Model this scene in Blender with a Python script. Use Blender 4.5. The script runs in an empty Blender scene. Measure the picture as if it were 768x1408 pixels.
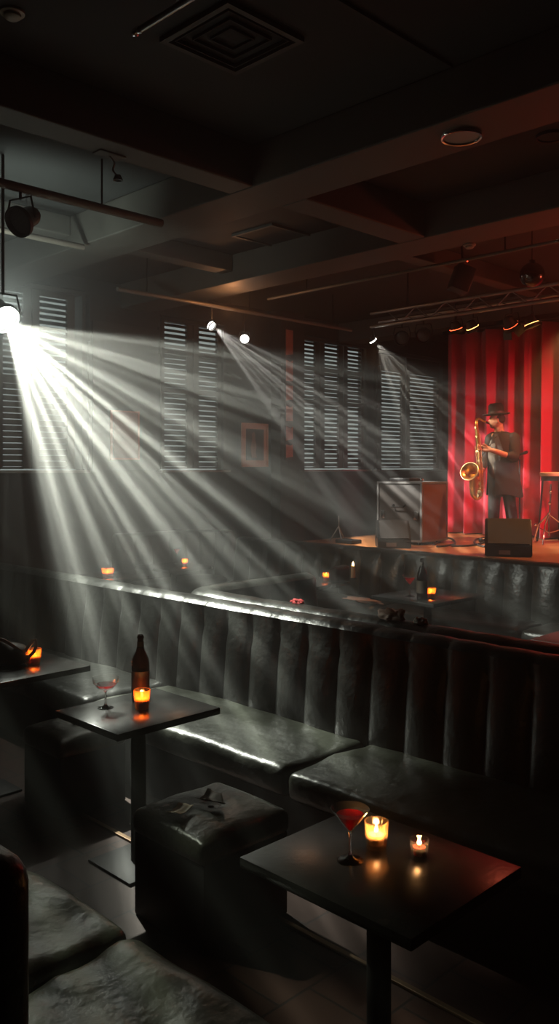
import bpy, bmesh, math, random
from mathutils import Vector, Matrix, noise as mnoise
PI = math.pi
random.seed(4)
S = bpy.context.scene
COL = S.collection
R2 = math.sqrt(2)
H = 1.88            # eye height
F = 1170.0          # focal length in pixels of the 768x1408 frame
HY = 643.0          # horizon row

def ray(px):                      # level direction for a column, per metre of depth
    r = (px - 384) / F
    return (1 + r) / R2, (1 - r) / R2
def at_z(px, py, z):              # point of height z seen at a pixel
    d = F * (H - z) / (py - HY)
    a, b = ray(px)
    return Vector((a * d, b * d, z))
def at_X(px, py, X):
    a, b = ray(px); d = X / a
    return Vector((X, b * d, H - (py - HY) * d / F))
def at_Y(px, py, Y):
    a, b = ray(px); d = Y / b
    return Vector((a * d, Y, H - (py - HY) * d / F))

# ------------------------------------------------------------------ camera
cd = bpy.data.cameras.new('camera'); cam = bpy.data.objects.new('camera', cd); COL.objects.link(cam)
cam.location = (0, 0, H); cam.rotation_euler = (PI / 2, 0, -PI / 4)
cd.sensor_fit = 'HORIZONTAL'; cd.sensor_width = 36; cd.lens = 36 * F / 768
cd.shift_y = -(704 - HY) / 768
cd.clip_start = .05; cd.clip_end = 100
S.camera = cam

# ------------------------------------------------------------------ render look
S.view_settings.view_transform = 'Standard'; S.view_settings.look = 'None'
S.view_settings.gamma = 1; S.view_settings.exposure = 0.0; S.view_settings.use_curve_mapping = False
cy = S.cycles
cy.use_denoising = True; cy.volume_step_rate = 2.0; cy.volume_max_steps = 256
cy.max_bounces = 6; cy.diffuse_bounces = 2; cy.glossy_bounces = 3; cy.transmission_bounces = 4
cy.transparent_max_bounces = 10; cy.volume_bounces = 0
cy.sample_clamp_indirect = 4; cy.caustics_reflective = False; cy.caustics_refractive = False

# ------------------------------------------------------------------ world: dull daylight behind the shutters
W = bpy.data.worlds.new('world'); S.world = W; W.use_nodes = True
W.node_tree.nodes['Background'].inputs[0].default_value = (.80, .93, .88, 1)
W.node_tree.nodes['Background'].inputs[1].default_value = .42

# ------------------------------------------------------------------ lights
def light(kind, name, loc, power, color=(1, 1, 1), target=None, **kw):
    l = bpy.data.lights.new(name, kind); l.energy = power; l.color = color
    for k, v in kw.items(): setattr(l, k, v)
    o = bpy.data.objects.new(name, l); COL.objects.link(o); o.location = loc
    if target is not None:
        o.rotation_euler = (Vector(target) - Vector(loc)).to_track_quat('-Z', 'Y').to_euler()
    return o

def beam_mask(o, freq, lo, hi, seed, base=.04, gain=1.0, fine=.35, doors=None, inner=None, plane=None):
    """slotted gobo in the lamp: blades radiate about the axis from the lamp towards the seats"""
    l = o.data; l.use_nodes = True; nt = l.node_tree; N = nt.nodes; L = nt.links
    em = next(n for n in N if n.type == 'EMISSION')
    ax = (Vector((0, 0, H)) - Vector(o.location)).normalized()
    e1 = Vector((1, -1, 0)); e1 = (e1 - ax * e1.dot(ax)).normalized(); e2 = -e1.cross(ax)
    if e2.z > 0: e2 = -e2
    geo = N.new('ShaderNodeNewGeometry')
    def dot(v):
        n = N.new('ShaderNodeVectorMath'); n.operation = 'DOT_PRODUCT'
        L.new(geo.outputs['Incoming'], n.inputs[0]); n.inputs[1].default_value = v; return n.outputs['Value']
    at = N.new('ShaderNodeMath'); at.operation = 'ARCTAN2'
    L.new(dot(e2), at.inputs[0]); L.new(dot(e1), at.inputs[1])
    def nz(scale, det, sd):
        m = N.new('ShaderNodeMath'); m.operation = 'ADD'; L.new(at.outputs[0], m.inputs[0]); m.inputs[1].default_value = sd
        n = N.new('ShaderNodeTexNoise'); n.noise_dimensions = '1D'; L.new(m.outputs[0], n.inputs['W'])
        n.inputs['Scale'].default_value = scale; n.inputs['Detail'].default_value = det; n.inputs['Roughness'].default_value = .55
        return n.outputs[0]
    def ramp(src, a, b, c, d):
        m = N.new('ShaderNodeMapRange'); m.interpolation_type = 'SMOOTHSTEP'; L.new(src, m.inputs[0])
        for i, v in enumerate((a, b, c, d)): m.inputs[i + 1].default_value = v
        return m.outputs[0]
    a = ramp(nz(freq, 1, seed), lo, hi, base, 1)
    b = ramp(nz(freq * 2.7, 1.5, seed + 7.3), lo - .02, hi + .02, fine, 1)
    m = N.new('ShaderNodeMath'); m.operation = 'MULTIPLY'; L.new(a, m.inputs[0]); L.new(b, m.inputs[1])
    out = m.outputs[0]
    if doors:                                            # strength masked off on both sides of the fan; no barn doors are modelled
        lo_a, lo_b, hi_a, hi_b, tail = [math.radians(x) for x in doors[:4]] + [doors[4]]
        for q in (ramp(at.outputs[0], lo_a, lo_b, 0, 1), ramp(at.outputs[0], hi_a, hi_b, 1, tail)):
            m2 = N.new('ShaderNodeMath'); m2.operation = 'MULTIPLY'; L.new(out, m2.inputs[0]); L.new(q, m2.inputs[1]); out = m2.outputs[0]
    if inner:                                            # added angle mask dims light thrown towards the camera; no shade is there
        m2 = N.new('ShaderNodeMath'); m2.operation = 'MULTIPLY'; L.new(out, m2.inputs[0])
        L.new(ramp(dot(ax), math.cos(math.radians(inner[1])), math.cos(math.radians(inner[0])), 1, inner[2]), m2.inputs[1]); out = m2.outputs[0]
    if plane:                                            # another angle mask, without any hood, dims light going away from the camera
        far_ = ramp(dot(ax), math.cos(math.radians(92)), math.cos(math.radians(70)), .08, 1)
        m2 = N.new('ShaderNodeMath'); m2.operation = 'MULTIPLY'; L.new(out, m2.inputs[0]); L.new(far_, m2.inputs[1]); out = m2.outputs[0]
    if plane:                                            # invisible tilted cut-off put into the strength to darken the right-hand seats
        pn = Vector(plane[0]).normalized(); a_ = ramp(dot(pn), plane[1], plane[2], plane[3], 1)
        b_ = ramp(at.outputs[0], math.radians(28), math.radians(42), 1, 0)
        t_ = ramp(dot(ax), math.cos(math.radians(68)), math.cos(math.radians(48)), 1, 0)
        bm_ = N.new('ShaderNodeMath'); bm_.operation = 'MULTIPLY'; L.new(b_, bm_.inputs[0]); L.new(t_, bm_.inputs[1])
        mi_ = N.new('ShaderNodeMath'); mi_.operation = 'SUBTRACT'; mi_.inputs[0].default_value = 1; L.new(b_, mi_.inputs[1])
        ma_ = N.new('ShaderNodeMath'); ma_.operation = 'MULTIPLY'; L.new(a_, ma_.inputs[0]); L.new(mi_.outputs[0], ma_.inputs[1])
        mx_ = N.new('ShaderNodeMath'); mx_.operation = 'ADD'; L.new(ma_.outputs[0], mx_.inputs[0]); L.new(bm_.outputs[0], mx_.inputs[1])
        m2 = N.new('ShaderNodeMath'); m2.operation = 'MULTIPLY'; L.new(out, m2.inputs[0]); L.new(mx_.outputs[0], m2.inputs[1]); out = m2.outputs[0]
    m3 = N.new('ShaderNodeMath'); m3.operation = 'MULTIPLY'; L.new(out, m3.inputs[0]); m3.inputs[1].default_value = gain
    L.new(m3.outputs[0], em.inputs['Strength'])

MAIN = Vector((3.17, 6.16, 3.0)); MAIN_T = Vector((3.25, 3.05, .45))
_ax = (Vector((0, 0, H)) - MAIN).normalized(); _e1 = Vector((1, -1, 0)); _e1 = (_e1 - _ax * _e1.dot(_ax)).normalized(); _e2 = _e1.cross(_ax)
if _e2.z > 0: _e2 = -_e2
AIM = _ax * math.cos(math.radians(75)) + (_e1 * math.cos(math.radians(42)) + _e2 * math.sin(math.radians(42))) * math.sin(math.radians(75))
key = light('SPOT', 'main_spot_beam', MAIN, 3500, (.96, 1.0, .86), MAIN + AIM, spot_size=math.radians(130), spot_blend=.25, shadow_soft_size=.015)
beam_mask(key, 9.5, .38, .64, 3.1, base=.34, fine=.5, doors=(4, 13, 75, 86, .02), plane=((.765, 2.035, -3.18), -.01, .13, .0))
light('SPOT', 'bounce_fill', MAIN + Vector((.16, .26, .12)), 95, (.86, 1.0, .91), MAIN + Vector((.35, 1.0, .75)), spot_size=math.radians(165), spot_blend=.6, shadow_soft_size=.10)  # added fill standing in for bounce and haze glow round the main lamp
bench = light('SPOT', 'bench_fill', (.75, 5.6, 3.95), 800, (.93, 1.0, .78), (1.42, 2.15, .45), spot_size=math.radians(21), spot_blend=.5, shadow_soft_size=.03)  # added unseen lamp that brightens the near bench and stool
beam_mask(bench, 14, .42, .58, 2.2, base=.12)
light('POINT', 'amber_lamp_spill', (6.75, 7.55, 3.78), 9, (1, .42, .16), shadow_soft_size=.04)
L2 = Vector((6.8, 7.9, 3.58)); L2_T = Vector((9.0, 6.5, 1.35))
b2 = light('SPOT', 'rear_spot_beam', L2, 2300, (1, .97, .88), L2_T, spot_size=math.radians(44), spot_blend=.3, shadow_soft_size=.012)
beam_mask(b2, 8, .42, .6, 1.7, base=.15, doors=(10, 16, 56, 62, 0), inner=(16, 26, .0))
L4 = at_X(519, 473, 8.65); L4_T = Vector((10.3, 6.2, 1.3))
b4 = light('SPOT', 'stage_edge_spot_beam', L4, 950, (1, .95, .82), L4_T, spot_size=math.radians(62), spot_blend=.3, shadow_soft_size=.012)
beam_mask(b4, 8, .42, .6, 5.2, base=.15, doors=(22, 52, 78, 92, 0))
# stage lamps: red wash on the curtain, amber on the player and the boards
for i, (y, tx, ty, tz, p) in enumerate(((2.3, 10.7, 5.3, 2.0, 560), (1.3, 10.7, 4.3, 2.0, 560))):
    light('SPOT', 'curtain_wash', (8.85, y, 3.45), p, (1, .08, .15), (tx, ty, tz), spot_size=math.radians(52), spot_blend=.8, shadow_soft_size=.05)
light('SPOT', 'player_key', (8.3, 7.0, 3.5), 210, (1, .52, .22), (9.8, 5.72, 2.1), spot_size=math.radians(24), spot_blend=.6, shadow_soft_size=.12)
light('SPOT', 'stage_amber_wash', (9.6, 4.7, 3.6), 300, (1, .42, .15), (9.3, 5.2, .9), spot_size=math.radians(85), spot_blend=.8, shadow_soft_size=.06)
light('POINT', 'truss_red_spill', (8.3, 3.3, 3.55), 28, (1, .16, .08), shadow_soft_size=.1)
light('SPOT', 'house_red_wash', (8.4, 2.6, 3.4), 35, (1, .10, .06), (5.5, 2.5, .8), spot_size=math.radians(28), spot_blend=.8, shadow_soft_size=.06)

# ------------------------------------------------------------------ materials
def mat(name, color, rough=.5, metal=0, bump=0, bscale=20, coat=0, vary=0, vscale=3, spec=.5, sheen=0, detail=4, stretch=None):
    m = bpy.data.materials.new(name); m.use_nodes = True; nt = m.node_tree; N, L = nt.nodes, nt.links
    b = N['Principled BSDF']
    b.inputs['Base Color'].default_value = (*color, 1); b.inputs['Roughness'].default_value = rough
    b.inputs['Metallic'].default_value = metal; b.inputs['Coat Weight'].default_value = coat
    b.inputs['Specular IOR Level'].default_value = spec; b.inputs['Sheen Weight'].default_value = sheen
    tc = N.new('ShaderNodeTexCoord'); src = tc.outputs['Object']
    if stretch:
        mp = N.new('ShaderNodeMapping'); mp.inputs['Scale'].default_value = stretch; L.new(src, mp.inputs[0]); src = mp.outputs[0]
    if vary:
        n = N.new('ShaderNodeTexNoise'); n.inputs['Scale'].default_value = vscale; n.inputs['Detail'].default_value = detail
        L.new(src, n.inputs['Vector'])
        mx = N.new('ShaderNodeMix'); mx.data_type = 'RGBA'; L.new(n.outputs[0], mx.inputs['Factor'])
        mx.inputs[6].default_value = (*[c * (1 - vary) for c in color], 1); mx.inputs[7].default_value = (*[min(1, c * (1 + vary)) for c in color], 1)
        L.new(mx.outputs[2], b.inputs['Base Color'])
        mr = N.new('ShaderNodeMapRange'); L.new(n.outputs[0], mr.inputs[0]); mr.inputs[3].default_value = max(.02, rough * (1 - vary * .5)); mr.inputs[4].default_value = min(1, rough * (1 + vary * .5))
        L.new(mr.outputs[0], b.inputs['Roughness'])
    if bump:
        n = N.new('ShaderNodeTexNoise'); n.inputs['Scale'].default_value = bscale; n.inputs['Detail'].default_value = 5
        L.new(src, n.inputs['Vector'])
        bp = N.new('ShaderNodeBump'); bp.inputs['Strength'].default_value = bump; bp.inputs['Distance'].default_value = .02
        L.new(n.outputs[0], bp.inputs['Height']); L.new(bp.outputs[0], b.inputs['Normal'])
    return m

def emis(name, color, strength):
    m = bpy.data.materials.new(name); m.use_nodes = True; N, L = m.node_tree.nodes, m.node_tree.links
    N.clear(); e = N.new('ShaderNodeEmission'); o = N.new('ShaderNodeOutputMaterial')
    e.inputs[0].default_value = (*color, 1); e.inputs[1].default_value = strength; L.new(e.outputs[0], o.inputs[0]); return m

def glass(name, tint=(1, 1, 1), frost=0, frost_col=(1, .8, .6), rough=.03, ior=1.45, rim=0.0):
    """thin glass: clear see-through, Fresnel gloss, optional frosting that scatters light"""
    m = bpy.data.materials.new(name); m.use_nodes = True; N, L = m.node_tree.nodes, m.node_tree.links
    N.clear(); o = N.new('ShaderNodeOutputMaterial')
    t = N.new('ShaderNodeBsdfTransparent'); t.inputs[0].default_value = (*tint, 1)
    g = N.new('ShaderNodeBsdfGlossy'); g.inputs['Roughness'].default_value = rough
    lw = N.new('ShaderNodeLayerWeight'); lw.inputs[0].default_value = .5
    pw = N.new('ShaderNodeMath'); pw.operation = 'POWER'; L.new(lw.outputs['Facing'], pw.inputs[0]); pw.inputs[1].default_value = 3.5
    fr = N.new('ShaderNodeMath'); fr.operation = 'MULTIPLY_ADD'; L.new(pw.outputs[0], fr.inputs[0]); fr.inputs[1].default_value = .70; fr.inputs[2].default_value = .07
    mx = N.new('ShaderNodeMixShader'); L.new(fr.outputs[0], mx.inputs[0])
    base = t
    if frost:
        tl = N.new('ShaderNodeBsdfTranslucent'); tl.inputs[0].default_value = (*frost_col, 1)
        m2 = N.new('ShaderNodeMixShader'); m2.inputs[0].default_value = frost
        L.new(t.outputs[0], m2.inputs[1]); L.new(tl.outputs[0], m2.inputs[2]); base = m2
    L.new(base.outputs[0], mx.inputs[1]); L.new(g.outputs[0], mx.inputs[2]); L.new(mx.outputs[0], o.inputs[0]); return m

def flame_mat(name, color, strength):
    m = emis(name, color, strength); N, L = m.node_tree.nodes, m.node_tree.links
    o = next(n for n in N if n.type == 'OUTPUT_MATERIAL'); e = next(n for n in N if n.type == 'EMISSION')
    t = N.new('ShaderNodeBsdfTransparent'); a = N.new('ShaderNodeAddShader'); L.new(e.outputs[0], a.inputs[0]); L.new(t.outputs[0], a.inputs[1]); L.new(a.outputs[0], o.inputs[0]); return m

def boards(name, c1, c2, rough, w, l, rot=0, gap=.006):
    m = bpy.data.materials.new(name); m.use_nodes = True; N, L = m.node_tree.nodes, m.node_tree.links
    b = N['Principled BSDF']; b.inputs['Roughness'].default_value = rough
    tc = N.new('ShaderNodeTexCoord'); mp = N.new('ShaderNodeMapping'); mp.inputs['Rotation'].default_value = (0, 0, rot); L.new(tc.outputs['Object'], mp.inputs[0])
    br = N.new('ShaderNodeTexBrick'); L.new(mp.outputs[0], br.inputs['Vector']); br.inputs['Scale'].default_value = 1
    br.inputs['Brick Width'].default_value = l; br.inputs['Row Height'].default_value = w; br.inputs['Mortar Size'].default_value = gap
    br.inputs['Color1'].default_value = (*c1, 1); br.inputs['Color2'].default_value = (*c2, 1); br.inputs['Mortar'].default_value = (*[c * .25 for c in c1], 1)
    L.new(br.outputs[0], b.inputs['Base Color'])
    bp = N.new('ShaderNodeBump'); bp.inputs['Strength'].default_value = .3; bp.inputs['Distance'].default_value = .004; bp.invert = True
    L.new(br.outputs['Fac'], bp.inputs['Height']); L.new(bp.outputs[0], b.inputs['Normal']); return m

refr = mat('cut_glass_stem', (1, 1, 1), .02); _b = refr.node_tree.nodes['Principled BSDF']; _b.inputs['Transmission Weight'].default_value = 1; _b.inputs['IOR'].default_value = 1.5
M = dict(
    leather=mat('black_leather', (.016, .017, .015), .36, bump=.25, bscale=26, vary=.35, vscale=5, spec=.55),
    leather_worn_lit=mat('worn_lit_black_leather', (.060, .064, .044), .33, bump=.5, bscale=11, vary=.45, vscale=6, spec=.9),  # worn leather, its colour also raised and greened to carry the lamp's highlights
    leather_seat=mat('creased_seat_leather', (.030, .033, .024), .36, bump=.45, bscale=11, vary=.45, vscale=6, spec=.7),
    plinth=mat('black_plinth', (.010, .010, .010), .6),
    table=mat('black_table_laminate', (.022, .023, .021), .24, bump=.03, bscale=60, vary=.45, vscale=9, spec=.5),
    table_red_lit=mat('red_lit_table_laminate', (.05, .016, .014), .35, vary=.3),  # table laminate with the red stage light mixed into its colour
    iron=mat('black_iron', (.012, .012, .012), .45, metal=.4),
    ceiling=mat('black_ceiling_paint', (.030, .032, .030), .8, vary=.3, vscale=1.2),
    beam=mat('grey_black_beam_paint', (.085, .082, .070), .6, vary=.35, vscale=2.5, bump=.1, bscale=8),
    wall=mat('black_wall_paint', (.024, .026, .025), .7, vary=.3, vscale=2),
    panel=mat('charcoal_panel', (.045, .05, .048), .6, vary=.2),
    pillar=mat('dark_brick_red_paint', (.045, .028, .022), .7, vary=.4, vscale=6),
    sign=mat('red_painted_sign', (.75, .22, .14), .6, vary=.35, vscale=14),
    shutter=mat('dark_shutter_paint', (.045, .048, .045), .5),
    slat=mat('shutter_slat_paint', (.035, .037, .034), .45),
    sill=mat('pale_window_sill', (.30, .29, .26), .4),
    floor=boards('dark_brown_floor_tiles', (.060, .020, .010), (.040, .014, .007), .6, .3, .3, 0),
    stage=boards('varnished_stage_boards', (.42, .17, .06), (.34, .13, .045), .32, .12, 1.8, PI / 2),
    stage_side=mat('black_stage_face', (.02, .018, .017), .6),
    curtain=mat('red_velvet', (.58, .028, .06), .8, sheen=.3, bump=.05, bscale=90),
    metal=mat('steel_tube', (.35, .34, .33), .35, metal=1, vary=.2),
    alu=mat('dull_truss_aluminium', (.30, .29, .28), .4, metal=.8, vary=.25, vscale=8),
    black=mat('black_plastic', (.014, .014, .014), .45),
    grille=mat('black_speaker_grille', (.028, .027, .025), .65, bump=.5, bscale=240),
    case=mat('dark_brown_case', (.03, .024, .02), .5, vary=.3),
    case_red=mat('red_brown_case_side', (.16, .05, .03), .5, vary=.2),
    brass=mat('lacquered_brass', (.95, .52, .15), .30, metal=1),
    brass_key=mat('bright_brass_keys', (1.0, .72, .34), .33, metal=1),
    chrome=mat('chrome', (.8, .78, .74), .12, metal=1),
    cream=mat('cream_lamp_trim', (.42, .40, .34), .5),
    white=mat('white_paper', (.62, .58, .52), .7),
    paper=mat('tan_paper', (.70, .62, .42), .6, vary=.2, vscale=30),
    suit=mat('charcoal_suit', (.016, .013, .010), .85, vary=.3, vscale=12),
    trousers=mat('black_trousers', (.020, .018, .016), .85),
    shirt=mat('dark_grey_shirt', (.10, .085, .065), .8, vary=.3),
    hat=mat('black_felt', (.022, .018, .016), .9),
    skin=mat('skin', (.44, .23, .135), .5, vary=.08, vscale=30),
    hair=mat('dark_hair', (.03, .018, .012), .8),
    shoe=mat('black_shoe_leather', (.012, .011, .010), .3),
    wax=mat('cream_wax', (.85, .62, .35), .5),
    wax_red=mat('red_wax', (.45, .03, .02), .5),
    drink=glass('red_cocktail', (.80, .02, .04), .85, (.95, .03, .05), .08),
    cup=glass('clear_votive_glass', (.98, .93, .88), .35, (1, .60, .30), .12),
    cup_orange=glass('orange_votive_glass', (1, .62, .32), .50, (1, .42, .12), .15),
    clear=glass('clear_glass', (.97, .97, .96), .02, (1, 1, 1), .04, 1.7),
    solid_glass=refr,
    amber=glass('brown_bottle_glass', (.14, .055, .02), .12, (.20, .06, .01), .06, 1.6),
    flame=flame_mat('candle_flame', (1, .52, .18), 14),
    lens_white=emis('lit_white_lens', (1, .98, .90), 18),
    lens_main=emis('lit_main_lens', (.93, 1, .92), 30),
    lens_orange=emis('lit_orange_lens', (1, .42, .10), 9),
    lens_red=emis('lit_red_lens', (1, .10, .03), 6),
    led=emis('tiny_red_led', (1, .06, .02), 6),
    lens_off=mat('unlit_lens', (.10, .10, .10), .3),
    lace=mat('pale_net_cloth', (.75, .55, .45), .6, vary=.3, vscale=30),
    bag=mat('brown_bag_leather', (.05, .028, .02), .45, vary=.4, vscale=10),
    strap=mat('tan_strap', (.55, .24, .11), .45),
    mirror=mat('dark_mirror_tiles', (.10, .09, .08), .15, metal=1),
    photo=mat('sepia_photo_print', (.085, .050, .036), .5, vary=.6, vscale=7),
    mount=mat('tan_picture_mount', (.75, .38, .24), .6),
    poster=mat('faded_red_poster', (.45, .18, .13), .6, vary=.35, vscale=5),
    red_cloth=mat('red_napkin_cloth', (.45, .03, .03), .8),
    trim=mat('worn_brass_strip', (.30, .20, .12), .45, metal=.7),
    gold_pipe=mat('painted_pipe', (.18, .16, .13), .45, metal=.3, vary=.3),
)

# ------------------------------------------------------------------ object helpers
def link(name, bm, m=None, parent=None, loc=None, smooth=True, mats=None):
    me = bpy.data.meshes.new(name)
    bmesh.ops.recalc_face_normals(bm, faces=bm.faces)
    bm.to_mesh(me); bm.free()
    for x in (mats or [m]): me.materials.append(x)
    o = bpy.data.objects.new(name, me); COL.objects.link(o)
    if smooth:
        for p in me.polygons: p.use_smooth = True
        try: me.set_sharp_from_angle(angle=math.radians(38))
        except Exception: pass
    if parent: o.parent = parent
    if loc is not None: o.location = loc
    return o
def tag(o, label=None, cat=None, group=None, kind=None):
    if label: o['label'] = label
    if cat: o['category'] = cat
    if group: o['group'] = group
    if kind: o['kind'] = kind
    return o
def thing(name, label, cat, loc=(0, 0, 0), rz=0, group=None, kind=None):
    o = bpy.data.objects.new(name, None); COL.objects.link(o); o.empty_display_size = .1
    o.location = loc; o.rotation_euler = (0, 0, rz)
    return tag(o, label, cat, group, kind)
def struct(name, bm, m, parent=None, smooth=False):
    o = link(name, bm, m, parent, smooth=smooth); o['kind'] = 'structure'; return o
def copy_tree(o, parent=None):
    c = o.copy(); COL.objects.link(c)
    if parent: c.parent = parent
    for ch in list(o.children): copy_tree(ch, c)
    return c

def box(bm, x0, x1, y0, y1, z0, z1, bev=0, seg=2):
    vs = [bm.verts.new((x, y, z)) for z in (z0, z1) for x, y in ((x0, y0), (x1, y0), (x1, y1), (x0, y1))]
    fs = [bm.faces.new([vs[i] for i in q]) for q in ((3, 2, 1, 0), (4, 5, 6, 7), (0, 1, 5, 4), (1, 2, 6, 5), (2, 3, 7, 6), (3, 0, 4, 7))]
    if bev:
        es = list({e for f in fs for e in f.edges})
        bmesh.ops.bevel(bm, geom=es, offset=bev, segments=seg, profile=.5, affect='EDGES')
    return bm
def NB(): return bmesh.new()
def bx(*a, **k): return box(NB(), *a, **k)

def tube(bm, pts, r, n=10, cap=True, radii=None, scl=None):
    pts = [Vector(p) for p in pts]; rings = []
    up = None
    for i, p in enumerate(pts):
        if i == 0: t = pts[1] - pts[0]
        elif i == len(pts) - 1: t = pts[-1] - pts[-2]
        else: t = (pts[i + 1] - p).normalized() + (p - pts[i - 1]).normalized()
        t.normalize()
        if up is None:
            up = Vector((0, 0, 1)) if abs(t.z) < .9 else Vector((1, 0, 0))
        a = t.cross(up)
        if a.length < 1e-4: a = t.orthogonal()
        a.normalize(); b = a.cross(t).normalized(); up = b
        rr = radii[i] if radii else r
        rings.append([bm.verts.new(p + a * (rr * math.cos(2 * PI * k / n)) + b * (rr * math.sin(2 * PI * k / n))) for k in range(n)])
    for u, v in zip(rings, rings[1:]):
        for k in range(n): bm.faces.new((u[k], u[(k + 1) % n], v[(k + 1) % n], v[k]))
    if cap:
        bm.faces.new(rings[0][::-1]); bm.faces.new(rings[-1])
    return bm
def tb(pts, r, **k): return tube(NB(), pts, r, **k)

def lathe(bm, prof, n=32, c=(0, 0, 0), mtx=None):
    rings = []
    for r, z in prof:
        if r < 1e-5: rings.append([bm.verts.new((c[0], c[1], c[2] + z))])
        else: rings.append([bm.verts.new((c[0] + r * math.cos(2 * PI * k / n), c[1] + r * math.sin(2 * PI * k / n), c[2] + z)) for k in range(n)])
    new = [v for q in rings for v in q]
    for u, v in zip(rings, rings[1:]):
        for k in range(n):
            k2 = (k + 1) % n
            if len(u) == 1 and len(v) == 1: continue
            if len(u) == 1: bm.faces.new((u[0], v[k2], v[k]))
            elif len(v) == 1: bm.faces.new((u[k], u[k2], v[0]))
            else: bm.faces.new((u[k], u[k2], v[k2], v[k]))
    if mtx is not None: bmesh.ops.transform(bm, matrix=mtx, verts=new)
    return bm
def lt(prof, **k): return lathe(NB(), prof, **k)

def soft_box(x0, x1, y0, y1, z0, z1, r, step=.05, crown=0, amp=0, fr=4, seed=0, bm=None, dent=None):
    """upholstered block: rounded edges, crowned top, soft creases"""
    bm = bm or NB()
    def samples(a, b):
        n = max(2, int((b - a - 2 * r) / step)); base = [a, a + .13 * r, a + .5 * r]
        mid = [a + r + (b - a - 2 * r) * i / n for i in range(n + 1)]
        return base + mid + [b - .5 * r, b - .13 * r, b]
    xs, ys, zs = samples(x0, x1), samples(y0, y1), samples(z0, z1)
    start = len(bm.verts); vd = {}
    def V(i, j, k):
        key = (i, j, k)
        if key in vd: return vd[key]
        p = Vector((xs[i], ys[j], zs[k]))
        c = Vector((min(max(p.x, x0 + r), x1 - r), min(max(p.y, y0 + r), y1 - r), min(max(p.z, z0 + r), z1 - r)))
        d = p - c
        if d.length > 1e-9: p = c + d.normalized() * r
        u = (p.x - x0) / (x1 - x0); v = (p.y - y0) / (y1 - y0); w = (p.z - z0) / (z1 - z0)
        if crown: p.z += crown * w * (math.sin(PI * min(max(u, 0), 1)) ** .6 * math.sin(PI * min(max(v, 0), 1)) ** .6)
        if amp:
            q = Vector((p.x * fr + seed, p.y * fr * .45, p.z * fr))
            p.z += amp * w * (mnoise.noise(q) + .5 * mnoise.noise(q * 2.3))
            p.x += amp * .4 * mnoise.noise(q + Vector((9, 0, 0)))
        if dent and w > .5:
            dx, dy, dr, dd = dent; p.z -= dd * math.exp(-(((p.x - dx) ** 2 + (p.y - dy) ** 2) / dr ** 2))
        vd[key] = bm.verts.new(p); return vd[key]
    nx, ny, nz = len(xs) - 1, len(ys) - 1, len(zs) - 1
    for i in range(nx):
        for j in range(ny):
            bm.faces.new((V(i, j, 0), V(i, j + 1, 0), V(i + 1, j + 1, 0), V(i + 1, j, 0)))
            bm.faces.new((V(i, j, nz), V(i + 1, j, nz), V(i + 1, j + 1, nz), V(i, j + 1, nz)))
    for i in range(nx):
        for k in range(nz):
            bm.faces.new((V(i, 0, k), V(i + 1, 0, k), V(i + 1, 0, k + 1), V(i, 0, k + 1)))
            bm.faces.new((V(i, ny, k), V(i, ny, k + 1), V(i + 1, ny, k + 1), V(i + 1, ny, k)))
    for j in range(ny):
        for k in range(nz):
            bm.faces.new((V(0, j, k), V(0, j, k + 1), V(0, j + 1, k + 1), V(0, j + 1, k)))
            bm.faces.new((V(nx, j, k), V(nx, j + 1, k), V(nx, j + 1, k + 1), V(nx, j, k + 1)))
    return bm

# ================================================================== THE ROOM
WX0, WX1, WY0, WY1, ZC = -1.6, 14.6, -1.6, 9.5, 4.32
struct('floor', bx(WX0 - .2, WX1 + .2, WY0 - .2, WY1 + .2, -.1, 0), M['floor'])
struct('ceiling', bx(WX0 - .2, WX1 + .2, WY0 - .2, WY1 + .2, ZC, ZC + .1), M['ceiling'])
struct('wall_left', bx(WX0 - .2, WX0, WY0 - .2, WY1 + .2, 0, ZC), M['wall'])
struct('wall_right', bx(WX1, WX1 + .2, WY0 - .2, WY1 + .2, 0, ZC), M['wall'])
struct('wall_front', bx(WX0, WX1, WY0 - .2, WY0, 0, ZC), M['wall'])

def wx(px): return at_Y(px, 600, WY1).x
# window groups: (left px, right px, [(panel px0, px1)], top z)
SILL = H - .02
groups = [
    (-6, 116, [(-2, 41), (49, 101)], 4.13),
    (220, 309, [(222, 264), (270, 306)], 3.98),
    (410, 504, [(411, 439), (444, 471), (476, 502)], 4.02),
    (515, 607, [(519, 557), (562, 605)], 3.98)]
wb = NB(); xs_prev = WX0
slits = [(120, 121.6, None, 4.02), (513.6, 516.6, None, 3.62)]
for a, b, _, top in sorted(groups + slits):
    xa, xb = wx(a), wx(b)
    box(wb, xs_prev, xa, WY1, WY1 + .2, 0, ZC)
    box(wb, xa, xb, WY1, WY1 + .2, 0, SILL - .03)
    box(wb, xa, xb, WY1, WY1 + .2, top + .02, ZC)
    xs_prev = xb
box(wb, xs_prev, WX1, WY1, WY1 + .2, 0, ZC)
struct('wall_back', wb, M['wall'])

def slats(x0, x1, z0, z1, y, pitch, tilt, width=.062, skip=()):
    bm = NB(); n = int(round((z1 - z0) / pitch)); pitch = (z1 - z0) / n
    for i in range(n):
        if i in skip: continue
        zc = z0 + (i + .5) * pitch
        tl = tilt + random.uniform(-.12, .12)
        dy, dz = math.cos(tl) * width / 2, math.sin(tl) * width / 2
        ny, nz = -math.sin(tl) * .004, math.cos(tl) * .004
        q = [(y - dy + ny, zc - dz + nz), (y + dy + ny, zc + dz + nz), (y + dy - ny, zc + dz - nz), (y - dy - ny, zc - dz - nz)]
        va = [bm.verts.new((x0, a, b)) for a, b in q]; vb = [bm.verts.new((x1, a, b)) for a, b in q]
        for k in range(4): bm.faces.new((va[k], va[(k + 1) % 4], vb[(k + 1) % 4], vb[k]))
        bm.faces.new(va[::-1]); bm.faces.new(vb)
    return bm

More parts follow.
